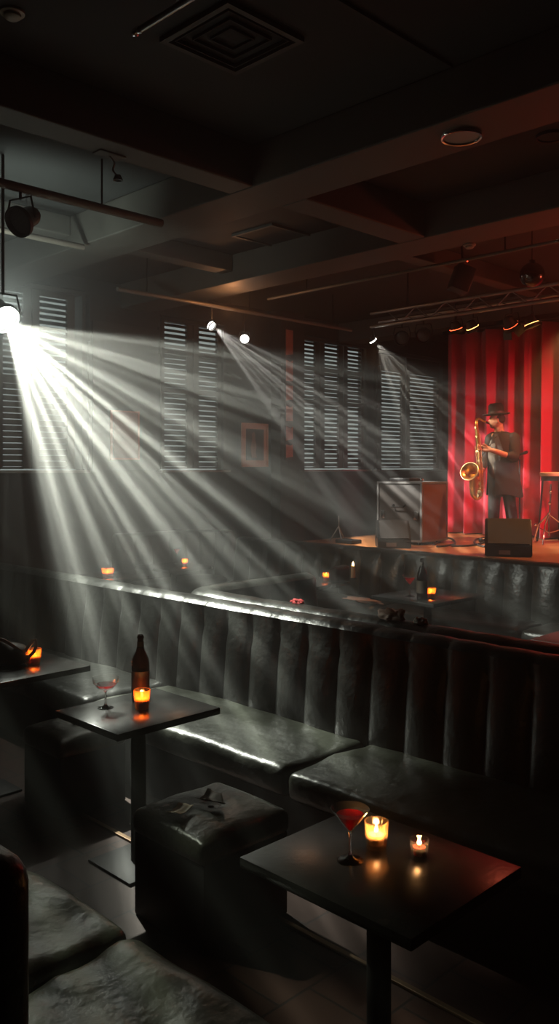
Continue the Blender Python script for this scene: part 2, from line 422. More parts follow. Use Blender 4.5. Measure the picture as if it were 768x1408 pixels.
for gi, (a, b, panels, top) in enumerate(groups):
    w = thing('window_%d' % (gi + 1), None, None, kind='structure')
    xa, xb = wx(a), wx(b); fr = NB(); t = .05
    box(fr, xa, xa + t, WY1 - .03, WY1 + .16, SILL, top); box(fr, xb - t, xb, WY1 - .03, WY1 + .16, SILL, top)
    box(fr, xa, xb, WY1 - .03, WY1 + .16, top - t, top); 
    link('window_frame', fr, M['shutter'], w, smooth=False)
    link('window_sill', bx(xa - .04, xb + .04, WY1 - .09, WY1 + .16, SILL - .045, SILL - .012, bev=.008), M['sill'], w)
    for pi, (p0, p1) in enumerate(panels):
        x0, x1 = wx(p0), wx(p1); y = WY1 + .05
        if gi == 3: secs = [(SILL + .03, top - .35)]
        elif gi == 0: secs = [(SILL + .03, 2.9), (3.0, top - .12)]
        else: secs = [(SILL + .03, 2.93), (3.0, 3.48), (3.55, top - .06)]
        f = NB(); st = .07
        box(f, x0 - .035, x0 + st, y - .02, y + .025, SILL + .005, top - .055); box(f, x1 - st, x1 + .035, y - .02, y + .025, SILL + .005, top - .055)
        prev = SILL + .003
        for (z0, z1) in secs:
            box(f, x0 + st, x1 - st, y - .019, y + .022, prev, z0); prev = z1
        box(f, x0 + st, x1 - st, y - .019, y + .022, prev, top - .055)
        sh = link('shutter_frame', f, M['shutter'], w, smooth=False)
        for si, (z0, z1) in enumerate(secs):
            tilt = {0: 1.20, 1: 1.15, 2: .85}[si]
            if gi == 0: tilt = (1.42, .9)[si]
            if gi == 2 and pi == 2 and si == 0: tilt = .85
            if gi == 3: tilt = 1.0 + .12 * pi
            if gi == 2 and si == 0 and pi < 2: tilt = 1.0
            link('shutter_slats', slats(x0 + st - .005, x1 - st + .005, z0, z1, y, .073, tilt), M['slat'], sh, smooth=False)

# slim gaps of daylight between the wall boards, each with its own edge trim
for n, (a, b, z0, z1) in ((6, (516.8, 518.4, 1.82, 3.70)), (7, (117.5, 119.6, 3.5, 4.1))):
    struct('trim_%d' % n, bx(wx(a), wx(b), WY1 - .10, WY1 - .001, z0, z1, bev=.008), M['slat'])
struct('trim_21', bx(wx(119.8), wx(121.8), WY1 + .02, WY1 + .10, SILL - .03, 3.45), M['wall'])
# wall pillar with painted sign
struct('trim_8', bx(wx(372), wx(405), WY1 - .22, WY1 - .001, 0, ZC - .001, bev=.01), M['pillar'])
sg = thing('vertical_sign', 'tall narrow red sign with broken block shapes on the dark wall pillar', 'sign', (wx(382), WY1 - .24, 2.0))
link('sign_backing', bx(-.085, .085, -.008, .012, 0, 2.05), mat('sign_backing', (.10, .035, .025), .6), sg)
for i, (za, zb) in enumerate(((1.62, 2.02), (1.22, 1.55), (.92, 1.16), (.60, .84), (.30, .52), (.03, .24))):
    bm = NB(); w0 = .075
    pts = [(-w0, za), (w0, za + random.uniform(0, .03)), (w0, zb), (w0 * random.uniform(-.3, .5), zb - random.uniform(0, .05)), (-w0, zb)]
    va = [bm.verts.new((x, -.016, z)) for x, z in pts]; vb = [bm.verts.new((x, -.008, z)) for x, z in pts]
    bm.faces.new(va); bm.faces.new(vb[::-1])
    for k in range(5): bm.faces.new((va[k], vb[k], vb[(k + 1) % 5], va[(k + 1) % 5]))
    link('sign_block', bm, M['sign'], sg, smooth=False)

# panel board on the back wall between first windows
struct('trim_9', bx(wx(126), wx(216), WY1 - .03, WY1 - .001, 1.84, 3.78, bev=.004), M['panel'])
struct('trim_10', bx(wx(216.3), wx(218.3), WY1 - .05, WY1 - .001, 3.45, 3.82), M['slat'])

# ceiling beams
def beam(n, x0, x1, y0, y1, z0, m='beam'): struct('trim_%d' % n, bx(x0, x1, y0, y1, z0, ZC - .001, bev=.012), M[m])
ZB = 4.0
beam(1, 4.40, 4.90, WY0 + .01, WY1 - .01, ZB)
beam(2, WX0 + .01, 4.395, 4.68, 4.94, ZB)
beam(3, 4.905, 6.495, 4.60, 4.90, ZB)
beam(4, 6.50, 7.00, WY0 + .01, WY1 - .01, ZB)
beam(5, 4.905, 6.495, 1.2, 1.5, ZB)
beam(11, 10.9, 11.35, WY0 + .01, WY1 - .01, ZB)
beam(12, 7.005, 10.89, 5.4, 5.6, 4.12)
beam(13, WX0 + .01, 4.395, 7.25, 7.45, 4.12)
beam(14, 4.905, 6.495, 7.25, 7.45, 4.12)
# ceiling board seams
for n, (x0, x1, y0, y1) in enumerate(((-1.5, 4.38, 2.9, 2.93), (2.0, 2.03, 2.94, 4.66), (-1.5, 4.38, 1.4, 1.43))):
    struct('trim_%d' % (15 + n), bx(x0, x1, y0, y1, ZC - .02, ZC - .001), M['wall'])

# floor strip
struct('trim_20', bx(2.485, 2.51, .2, 4.6, .0005, .012, bev=.003), M['trim'])

# ================================================================== STAGE
SX, SZ = 7.62, .91
stg = thing('stage_platform', 'low stage with varnished orange brown boards in front of the red curtain', 'stage', (0, 0, 0))
link('stage_floor', bx(SX, 14.0, -.6, 7.75, SZ - .04, SZ, bev=.006), M['stage'], stg, smooth=False)
link('stage_riser', bx(SX + .04, 13.9, -.55, 7.70, 0, SZ - .04), M['stage_side'], stg, smooth=False)
link('stage_nosing', bx(SX - .02, SX + .0, -.6, 7.75, SZ - .10, SZ + .004, bev=.004), M['stage_side'], stg)

def curtain():
    bm = NB(); y0, y1, zt, zb = 1.0, 7.22, 3.86, SZ + .015; n = 620; nz = 14; rows = []
    def prof(y, t):
        ph = y * 2 * PI / .30 + 2.2 * mnoise.noise(Vector((y * .9, 0, 3)))
        a = .15 * (1 + .6 * mnoise.noise(Vector((y * 1.7, 5, 0))))
        s = math.sin(ph + .25 * mnoise.noise(Vector((y * 2, t * 1.5, 0))))
        s = math.copysign(abs(s) ** .8, s)
        return a * (.55 + .45 * t) * s + .018 * math.sin(ph * 2.7 + 2 * t) + .03 * mnoise.noise(Vector((y * 3, t * 2.0, 8)))
    for j in range(nz + 1):
        t = j / nz; z = zt + (zb - zt) * t
        rows.append([bm.verts.new((10.78 + prof(y0 + (y1 - y0) * i / n, t), y0 + (y1 - y0) * i / n, z)) for i in range(n + 1)])
    for j in range(nz):
        for i in range(n): bm.faces.new((rows[j][i], rows[j][i + 1], rows[j + 1][i + 1], rows[j + 1][i]))
    return bm
cur = thing('stage_curtain', 'floor-length red velvet curtain hanging in deep folds behind the saxophonist', 'curtain', (0, 0, 0))
c_ = link('drape', curtain(), M['curtain'], cur)
sol = c_.modifiers.new('thickness', 'SOLIDIFY'); sol.thickness = .006
link('curtain_rail', tb([(10.78, .9, 3.90), (10.78, 7.3, 3.90)], .025), M['iron'], cur)
for y in (1.2, 3.2, 5.2, 7.1): link('rail_hanger', tb([(10.78, y, 3.92), (10.78, y, ZC - .001)], .012), M['iron'], cur)

# ================================================================== BANQUETTES
def channel_back(path, inward, top, thick, cw, zfoot=.02, bulge=.035, end_round=True, tilt=.05):
    """fluted leather backrest swept along path; inward(+1/-1) chooses the seat side (left/right of travel)"""
    pts = [Vector((p[0], p[1], 0)) for p in path]
    L = [0]
    for a, b in zip(pts, pts[1:]): L.append(L[-1] + (b - a).length)
    tot = L[-1]; nch = max(1, round(tot / cw)); cwid = tot / nch; per = 10; N = nch * per
    bm = NB(); rings = []
    for i in range(N + 1):
        s = tot * i / N
        k = max(0, min(len(L) - 2, next((q - 1 for q in range(1, len(L)) if L[q] >= s), len(L) - 2)))
        f = (s - L[k]) / max(1e-6, L[k + 1] - L[k]); p = pts[k].lerp(pts[k + 1], f)
        # smoothed tangent
        def tan(kk): return (pts[min(kk + 1, len(pts) - 1)] - pts[max(kk, 0)]).normalized()
        t0, t1 = tan(k), (tan(k + 1) if k + 2 < len(pts) else tan(k)); tm = tan(k - 1) if k > 0 else t0
        t = (t0 * 1.0 + (tm * (1 - f) + t1 * f)) if True else t0
        t.normalize(); nrm = Vector((-t.y, t.x, 0)) * inward
        c = abs(math.sin(PI * s / cwid)) ** .55
        e = 1.0
        if end_round:
            de = min(s, tot - s); e = min(1, de / .06); e = math.sqrt(max(0, 1 - (1 - e) ** 2))
        tt = top - .05 * (1 - e)
        lump = .008 * mnoise.noise(Vector((s * 3, 1.3, 0)))
        prof = []
        ht = tt - .40
        for q in range(9):                                  # front, from seat upward
            v = q / 8; z = .38 + ht * .92 * v - .02
            bul = bulge * c * (.35 + .65 * math.sin(PI * min(1, v * .95 + .08)) ** .6)
            puck = .012 * math.exp(-((v - .86) / .07) ** 2) * (1 - c)
            prof.append((thick * .5 + tilt * (1 - v) + bul * e - puck + lump, z))
        r = thick * .62
        for q in range(1, 9):                               # rolled top
            a = PI * q / 9
            prof.append((math.cos(a) * r * (.93 + .10 * c) - .004, tt - r * .55 + math.sin(a) * r * (.55 + .05 * c) + lump * .5))
        prof.append((-thick * .5, tt - .14)); prof.append((-thick * .5, .3)); prof.append((-thick * .5, zfoot)); prof.append((thick * .45, zfoot))
        rings.append([bm.verts.new((p + nrm * (u * (.6 + .4 * e)))[:2] + (z,)) for u, z in prof])
    n = len(rings[0])
    for a, b in zip(rings, rings[1:]):
        for k in range(n): bm.faces.new((a[k], a[(k + 1) % n], b[(k + 1) % n], b[k]))
    bm.faces.new(rings[0]); bm.faces.new(rings[-1][::-1])
    return bm

# long banquette facing the near tables, back line x ~ 3.58
bq = thing('main_banquette', 'long black leather banquette with fluted back behind the two near tables', 'banquette')
link('backrest', channel_back([(3.60, .3), (3.60, 7.9)], 1, 1.03, .15, .232), M['leather'], bq)
link('base', bx(2.93, 3.50, .3, 7.85, 0.0, .30), M['plinth'], bq)
ys = [.35, 1.12, 2.83, 4.55, 6.2, 7.8]
for i, (a, b) in enumerate(zip(ys, ys[1:])):
    m = M['leather_seat'] if i in (1, 2) else M['leather']
    link('seat_cushion', soft_box(2.86, 3.50, a + .008, b - .008, .305, .445, .045, step=.045, crown=.022, amp=.014, fr=4.2, seed=i * 5.1), m, bq)

# near left bench, seen from behind its back
nb = thing('near_bench', 'worn black leather bench under an added lamp at the bottom left corner', 'bench')
link('backrest', soft_box(.80, .955, 1.70, 5.2, .02, 1.03, .07, step=.09), M['leather'], nb)
link('base', bx(.97, 1.45, .9, 5.1, 0, .28), M['plinth'], nb)
for i, (a, b) in enumerate(((1.10, 2.16), (2.19, 3.25), (3.28, 4.34))):
    link('seat_cushion', soft_box(.965, 1.545, a, b, .285, .45, .05, step=.035, crown=.02, amp=.026, fr=5.5, seed=40 + i * 3.7), M['leather_worn_lit'], nb)

# corner booth behind the main banquette
cb = thing('corner_booth', 'L-shaped black leather booth whose rounded corner rises behind the main banquette', 'booth')
arc = [(4.0 - .2 * math.cos(a), 4.46 + .2 * math.sin(a)) for a in [PI / 2 * k / 8 for k in range(9)]]
path = [(3.80, .3), (3.80, 4.3)] + arc + [(4.3, 4.66), (5.02, 4.66)]
link('backrest', channel_back(path, -1, 1.035, .15, .26), M['leather'], cb)
link('base', bx(3.90, 4.42, .35, 4.56, 0, .30), M['plinth'], cb)
for a, b in ((.4, 1.8), (1.83, 3.2), (3.23, 4.52)):
    link('seat_cushion', soft_box(3.90, 4.50, a, b, .305, .445, .045, crown=.02, amp=.012, seed=a), M['leather'], cb)
link('base', bx(4.46, 5.0, 4.12, 4.56, 0, .30), M['plinth'], cb)
link('seat_cushion', soft_box(4.52, 5.02, 4.0, 4.55, .305, .445, .045, crown=.02, amp=.012, seed=8), M['leather'], cb)

# banquette in front of the stage
sb = thing('stage_banquette', 'fluted black leather banquette running along the front of the stage', 'banquette')
path = [(7.46, .4), (7.46, 8.1)] + [(7.46 + .9 * (1 - math.cos(a)), 8.1 + .9 * math.sin(a)) for a in [PI / 2 * k / 8 for k in range(1, 9)]]
path = [(7.46, .4), (7.46, 8.2)]
link('backrest', channel_back(path, 1, .985, .15, .30, bulge=.06), M['leather'], sb)
link('base', bx(6.90, 7.38, .45, 8.1, 0, .30), M['plinth'], sb)
for i, (a, b) in enumerate(((.5, 2.1), (2.13, 3.82), (3.85, 5.5), (5.53, 7.0), (7.03, 8.1))):
    link('seat_cushion', soft_box(6.82, 7.37, a, b, .305, .445, .045, crown=.02, amp=.012, seed=a), M['leather'], sb)
# curved booth further back left
rbth = thing('rear_booth', 'dark curved leather booth far back on the left under the windows', 'booth')
pts = [(6.2, 9.2), (7.0, 9.1)] + [(7.2 + .5 * math.sin(a), 8.6 + .5 * math.cos(a)) for a in [PI / 2 * k / 6 for k in range(7)]]
link('backrest', channel_back(pts, -1, 1.03, .15, .26), M['leather'], rbth)
link('seat_cushion', soft_box(6.2, 7.5, 8.45, 8.95, .02, .44, .05, crown=.02), M['leather'], rbth)

# ottomans
def ottoman(label, x0, x1, y0, y1, z1=.46):
    cx, cy = (x0 + x1) / 2, (y0 + y1) / 2
    t = thing('ottoman', label, 'ottoman', (cx, cy, 0), group='black leather cube stools')
    w, d = (x1 - x0) / 2, (y1 - y0) / 2
    link('body', bx(-w + .012, w - .012, -d + .012, d - .012, .0, z1 - .11, bev=.01), M['plinth'], t)
    link('cushion_top', soft_box(-w, w, -d, d, z1 - .12, z1 - .02, .035, step=.022, crown=.028, amp=.006, fr=8, seed=cx, dent=(0, 0, .06, .018)), M['leather_worn_lit'], t)
    link('button', lt([(0, .006), (.010, .004), (.014, 0), (0, -.002)], n=14), M['leather'], t, loc=(0, 0, z1 - .008))
    return t
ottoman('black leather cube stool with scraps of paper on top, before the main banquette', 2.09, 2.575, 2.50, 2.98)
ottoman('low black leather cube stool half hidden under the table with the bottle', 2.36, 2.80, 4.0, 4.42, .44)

# ================================================================== TABLES
TZ = H - 1.15
def table(label, x0, x1, y0, y1, z=TZ, m='table', off=(0, 0), th=.032, foot=.2):
    cx, cy = (x0 + x1) / 2, (y0 + y1) / 2
    t = thing('pedestal_table', label, 'table', (cx, cy, 0), group='square black pedestal tables')
    link('tabletop', bx(x0 - cx, x1 - cx, y0 - cy, y1 - cy, z - th, z, bev=.0025, seg=2), M[m], t)
    link('pedestal', lt([(.036, .012), (.036, z - th - .03), (.09, z - th - .012), (.09, z - th), (0, z - th)], n=24, c=(off[0], off[1], 0)), M['iron'], t)
    link('foot_plate', bx(off[0] - foot, off[0] + foot, off[1] - foot, off[1] + foot, 0, .014, bev=.004), M['plinth'], t)
    return t
table('black square table nearest the camera holding a red martini and two candles', 1.694, 2.226, 1.24, 1.861)
table('black square table holding a brown bottle and a coupe of red wine', 2.10, 2.685, 3.085, 3.60, off=(0, .0), foot=.17)
table('black table at the left edge holding a candle and a strapped bag', 2.12, 2.72, 4.27, 4.87, off=(-.10, .1), foot=.12)
table('black table in front of the stage banquette with a dark bottle and martini', 5.98, 6.78, 4.15, 4.83)
table('dim table with a tall candle and a short candle beyond the corner booth', 5.75, 6.55, 5.55, 6.2)
table('red lit table corner at the right edge beyond the main banquette', 5.22, 5.9, 2.10, 2.85, m='table_red_lit')
table('dim table far left with one square red votive behind the main banquette', 4.75, 5.4, 7.35, 8.0)
table('dim table far left with a cocktail glass and red votive below the windows', 5.85, 6.5, 7.6, 8.25)

# ================================================================== GLASSWARE AND CANDLES
def at_t(px, py, z=TZ): return at_z(px, py, z)
def flame_bm(h=.03, r=.007):
    return lt([(0, 0), (r * .7, h * .12), (r, h * .3), (r * .75, h * .55), (r * .35, h * .8), (0, h)], n=14)
def candle_light(p, power, col=(1, .45, .15), r=.008):
    light('POINT', 'candle_glow', p, power, col, shadow_soft_size=r)
def votive(label, p, w=.073, h=.078, cup='cup', wax='wax', fill=.45, power=.35, square=False, ribs=True, flame_h=.028):
    t = thing('votive_candle', label, 'candle', p, group='candles in glass holders')
    R = w / 2; n = 48
    bm = NB()
    def ring(r, z, inner=False):
        o = []
        for k in range(n):
            a = 2 * PI * k / n; rr = r
            if ribs and not inner: rr *= 1 + .025 * math.cos(a * 12)
            if square:
                s = 1 / max(abs(math.cos(a)), abs(math.sin(a))); rr *= min(s, 1.22) * .88
            o.append(bm.verts.new((rr * math.cos(a), rr * math.sin(a), z)))
        return o
    rs = [ring(R * .80, 0), ring(R * .84, h * .1), ring(R * .93, h * .6), ring(R, h), ring(R * .90, h * .995, True), ring(R * .82, h * .55, True), ring(R * .74, h * .14, True)]
    for u, v in zip(rs, rs[1:]):
        for k in range(n): bm.faces.new((u[k], u[(k + 1) % n], v[(k + 1) % n], v[k]))
    bm.faces.new(rs[0][::-1]); bm.faces.new(rs[-1])
    link('glass_holder', bm, M[cup], t)
    zw = h * (.14 + fill * .8)
    wx_ = link('wax', lt([(0, h * .15), (R * .60, h * .15), (R * .64, zw), (R * .5, zw - .003), (0, zw - .004)], n=28), M[wax], t)
    link('wick', tb([(0, 0, zw - .004), (.001, 0, zw + .008)], .0012, n=6), M['iron'], wx_)
    link('flame', flame_bm(flame_h), M['flame'], wx_, loc=(0, 0, zw + .004))
    candle_light(Vector(p) + Vector((0, 0, zw + .018)), power * 1.3)
    return t

def martini(label, p, rim=.057, h=.152, fill=.8):
    t = thing('martini_glass', label, 'glass', p, group='cocktail glasses')
    zc = h * .55
    link('stem', lt([(0, .0), (rim * .66, .0), (rim * .68, .0015), (rim * .3, .006), (.007, .014), (.0042, .03), (.0042, zc - .01), (.006, zc - .0005), (0, zc - .0005)], n=40), M['solid_glass'], t)
    prof = [(0, zc), (.006, zc), (rim, h), (rim - .0016, h), (.005, zc + .004), (0, zc + .003)]
    link('bowl', lt(prof, n=40), M['clear'], t)
    zl = zc + .005 + (h - zc) * fill * .85; rl = (rim - .002) * (zl - zc) / (h - zc)
    link('drink', lt([(0, zc + .005), (.006, zc + .006), (rl * .97, zl), (0, zl)], n=40), M['drink'], t)
    return t
def coupe(label, p, rim=.064, h=.145):
    t = thing('coupe_glass', label, 'glass', p, group='cocktail glasses')
    link('stem', lt([(0, 0), (rim * .58, 0), (rim * .60, .0015), (rim * .25, .006), (.007, .014), (.0045, .03), (.0045, h * .52), (.009, h * .555), (0, h * .555)], n=40), M['solid_glass'], t)
    prof = [(0, h * .56), (.009, h * .56), (rim * .62, h * .66), (rim * .93, h * .83), (rim, h), (rim - .0016, h), (rim * .90, h * .84), (rim * .58, h * .68), (.0, h * .60)]
    link('bowl', lt(prof, n=40), M['clear'], t)
    link('drink', lt([(0, h * .605), (rim * .55, h * .682), (rim * .80, h * .775), (0, h * .775)], n=40), M['drink'], t)
    return t
def bottle(label, p, r=.041, h=.31, m='amber', kind='beer'):
    t = thing('bottle', label, 'bottle', p, group='bottles on the tables')
    prof = [(0, 0), (r * .9, 0), (r, .006), (r, h * .56), (r * .92, h * .64), (r * .5, h * .76), (r * .36, h * .84), (r * .34, h * .945), (r * .40, h * .95), (r * .40, h * .975), (r * .34, h * .98), (r * .34, h), (r * .27, h), (r * .27, h * .95), (0, h * .94)]
    link('glass', lt(prof, n=32), M[m], t)
    link('paper_label', lt([(r * 1.012, h * .16), (r * 1.02, h * .161), (r * 1.02, h * .46), (r * 1.012, h * .461)], n=32), mat('dark_bottle_label', (.05, .035, .022), .6, vary=.4, vscale=40), t)
    link('foil_neck', lt([(r * .38, h * .80), (r * .40, h * .80), (r * .37, h * .90), (r * .36, h * .90)], n=24), M['case'], t)
    return t

martini('martini glass of bright red cocktail on the nearest table', at_t(481, 1183))
votive('clear ribbed votive with a bright cream candle beside the nearest martini', at_t(517, 1165), w=.073, h=.080, cup='cup', fill=.45, power=.42)
votive('small low votive with dark red wax at the right of the nearest table', at_t(576, 1178), w=.058, h=.052, cup='clear', wax='wax_red', fill=.55, power=.16, ribs=False, flame_h=.024)
coupe('coupe glass of red wine on the table with the brown bottle', at_t(145, 973))
bottle('tall brown glass bottle standing behind a lit votive', at_t(193, 963), r=.044, h=.325)
votive('votive glowing orange right in front of the brown bottle', at_t(195, 974), w=.080, h=.090, cup='cup_orange', fill=.5, power=.42)
votive('votive glowing orange beside the strapped bag at the left edge', at_t(47, 912), w=.082, h=.085, cup='cup_orange', fill=.5, power=.42)
martini('small martini glass on the table in front of the stage banquette', at_t(563, 820), rim=.07, h=.19)
bottle('dark bottle on the table in front of the stage banquette', at_t(580, 824), r=.047, h=.36)
votive('orange votive beside the dark bottle near the stage', at_t(592, 822), w=.09, h=.09, cup='cup_orange', fill=.5, power=.7, ribs=False)
votive('square red orange votive alone on the far left table', at_t(148, 794), w=.12, h=.10, cup='cup_orange', fill=.5, power=.9, square=True, ribs=False)
votive('little red votive next to the far cocktail glass under the windows', at_t(254, 778), w=.07, h=.085, cup='cup_orange', fill=.5, power=.5, ribs=False)
martini('far cocktail glass glowing orange under the windows on the left', at_t(243, 775), rim=.055, h=.2)
votive('short votive at the left end of the table with the tall candle', at_t(448, 799), w=.07, h=.085, cup='cup_orange', fill=.6, power=.5, ribs=False)
p = at_t(485, 795); tc_ = thing('pillar_candle', 'tall slim lit candle on the dim table beyond the corner booth', 'candle', p, group='candles in glass holders')
link('wax', lt([(0, 0), (.024, 0), (.022, .13), (.012, .128), (0, .125)], n=20), M['wax'], tc_)
link('saucer', lt([(0, -.0), (.045, .0), (.05, .008), (.03, .004), (0, .004)], n=24), M['iron'], tc_)
link('flame', flame_bm(.045, .011), M['flame'], tc_, loc=(0, 0, .13)); candle_light(p + Vector((0, 0, .155)), .8)
# dark bag between the two far candles
t = tag(link('handbag', soft_box(-.11, .11, -.06, .06, 0, .15, .035, amp=.02, fr=9), M['bag'], loc=at_t(466, 799)), 'small dark bag lying between the tall and the short candle', 'bag')

# bag with straps at the left edge
p = at_t(8, 914); bg = thing('handbag', 'brown leather bag with looped tan straps on the left edge table', 'bag', p, rz=-.8)
link('body', soft_box(-.17, .13, -.075, .075, 0, .11, .05, step=.02, amp=.03, fr=7, crown=.03), M['bag'], bg)
def ribbon(pts, w=.012, th=.003):
    bm = NB(); P = [Vector(q) for q in pts]; rr = []
    for i, q in enumerate(P):
        t = (P[min(i + 1, len(P) - 1)] - P[max(i - 1, 0)]).normalized(); s = t.cross(Vector((.3, .9, .2))).normalized() * w / 2; u = s.cross(t).normalized() * th / 2
        rr.append([bm.verts.new(q + s + u), bm.verts.new(q - s + u), bm.verts.new(q - s - u), bm.verts.new(q + s - u)])
    for a, b in zip(rr, rr[1:]):
        for k in range(4): bm.faces.new((a[k], a[(k + 1) % 4], b[(k + 1) % 4], b[k]))
    bm.faces.new(rr[0][::-1]); bm.faces.new(rr[-1]); return bm
def arcp(a, b, hgt, n=14, tw=(0, 0, 0)):
    a, b, tw = Vector(a), Vector(b), Vector(tw)
    return [a.lerp(b, i / n) + Vector((0, 0, hgt * math.sin(PI * i / n))) + tw * math.sin(2 * PI * i / n) for i in range(n + 1)]
link('strap', ribbon(arcp((-.16, -.05, .12), (.12, -.03, .07), .06, tw=(.01, .02, -.01)), .022), M['strap'], bg)
link('strap', ribbon([(.10, 0, .06), (.13, -.01, .10), (.165, -.02, .145), (.18, -.02, .15), (.185, -.02, .12), (.17, -.015, .08), (.14, -.01, .05), (.12, -.02, .01)], .020), M['strap'], bg)
link('buckle', lathe(NB(), [(.012, -.002), (.018, 0), (.012, .002), (.012, -.002)], n=20, mtx=Matrix.Translation((.13, -.03, .045)) @ Matrix.Rotation(PI / 2, 4, 'X')), M['brass'], bg)
tag(link('stirrer', tb([at_t(14, 914) + Vector((0, 0, .003)), at_t(40, 911) + Vector((0, 0, .003))], .0025, n=6), M['strap']), 'thin stirring stick lying between the bag and its votive', 'stick')

# paper scraps on the ottoman
def sheet(label, name, pxs, z, m, curl=.01, seed=0):
    q = [at_z(x, y, z) for x, y in pxs]; n = 8; bm = NB(); g = []
    for i in range(n + 1):
        row = []
        for j in range(n + 1):
            a = q[0].lerp(q[1], i / n); b = q[3].lerp(q[2], i / n); p = a.lerp(b, j / n)
            p.z += curl * (abs(i / n - .5) * 2) ** 2 + curl * .5 * mnoise.noise(Vector((i * .4, j * .4, seed)))
            row.append(bm.verts.new(p))
        g.append(row)
    for i in range(n):
        for j in range(n): bm.faces.new((g[i][j], g[i + 1][j], g[i + 1][j + 1], g[i][j + 1]))
    o = link(name, bm, m); s = o.modifiers.new('t', 'SOLIDIFY'); s.thickness = .0015
    return tag(o, label, {'receipt': 'paper', 'napkin': 'napkin', 'banknote': 'paper'}.get(name, name))
OZ = .475
sheet('light tan slip of paper hanging over the left edge of the ottoman', 'receipt', [(227, 1120), (245, 1108), (266, 1111), (245, 1123)], OZ + .004, M['paper'], .012, 1)
sheet('round edged dark leaf shaped scrap in the middle of the ottoman top', 'napkin', [(268, 1103), (285, 1090), (305, 1097), (310, 1111)], OZ + .008, mat('brown_paper', (.10, .075, .05), .7, vary=.3), .018, 5)

# cloths on the top of the corner booth
def crumple(name, label, cat, c, rx, ry, rz, m, seed, hole=False):
    bm = NB(); bmesh.ops.create_icosphere(bm, subdivisions=4, radius=1)
    for v in bm.verts:
        d = v.co.copy(); k = 1 + .55 * mnoise.noise(d * 1.7 + Vector((seed, 0, 0))) + .25 * mnoise.noise(d * 4.5 + Vector((0, seed, 0)))
        v.co = Vector((d.x * rx * k, d.y * ry * k, max(-.02, d.z * rz * k)))
    return tag(link(name, bm, m, loc=c), label, cat)
crumple('net_scarf', 'crumpled pale net scarf draped over the corner booth back', 'scarf', Vector((3.81, 2.92, 1.045)), .04, .08, .05, M['lace'], 2.0)
crumple('napkin', 'small crumpled white napkin on the booth back before the far table', 'napkin', (3.80, 2.72, 1.045), .03, .035, .022, M['white'], 5.0)
crumple('napkin', 'red crumpled napkin on the booth back near the corner', 'napkin', (3.82, 3.66, 1.045), .03, .045, .02, M['red_cloth'], 9.0)

# ================================================================== STAGE PROPS
def place_frame(px, depth_X):     # rotation whose local +y looks away from the camera
    a, b = ray(px); return math.atan2(b, a) - PI / 2
# road case
fc = at_X(570, 745, 9.05); CX, CY = 9.10, 6.58
rc = thing('road_case', 'large brown flight case with metal corners left of the saxophonist', 'case', (9.10, 6.60, SZ), rz=0)
CA, CB, CD, CE = -.36, .18, -.36, .32
link('body', bx(CA, CB, CD, CE, .04, .78, bev=.012), M['case'], rc)
link('side_panel', bx(CA + .02, CB - .02, CD - .012, CD - .001, .06, .76), M['case_red'], rc)
e = NB()
for x in (CA, CB):
    for y in (CD, CE): box(e, x - .014, x + .014, y - .014, y + .014, .04, .79)
for z in (.05, .78):
    for y in (CD - .005, CE + .005): box(e, CA, CB, y - .012, y + .012, z - .012, z + .012)
    for x in (CA - .005, CB + .005): box(e, x - .012, x + .012, CD, CE, z - .012, z + .012)
link('edge_trim', e, M['alu'], rc, smooth=False)
link('handle', tb([(CA - .005, -.11, .50), (CA - .05, -.11, .47), (CA - .05, .07, .47), (CA - .005, .07, .50)], .011), M['iron'], rc)
for y in (-.28, .24): link('latch', bx(CA - .02, CA, y - .03, y + .03, .32, .42, bev=.004), M['chrome'], rc)
for x in (CA + .07, CB - .07):
    for y in (-.28, .24): link('caster', lt([(0, 0), (.03, 0), (.03, .04), (0, .04)], n=12, c=(x, y, 0)), M['black'], rc)
tag(link('amplifier_head', soft_box(-.13, .13, -.16, .16, 0, .045, .01), M['black'], loc=(9.0, 6.68, SZ + .793)), 'slim black box on top of the flight case', 'box')
tag(link('microphone', lt([(0, 0), (.02, .002), (.026, .02), (.02, .04), (0, .05)], n=14), M['chrome'], loc=(8.82, 6.30, SZ + .793)), 'small chrome knob shaped thing on the flight case corner', 'microphone')

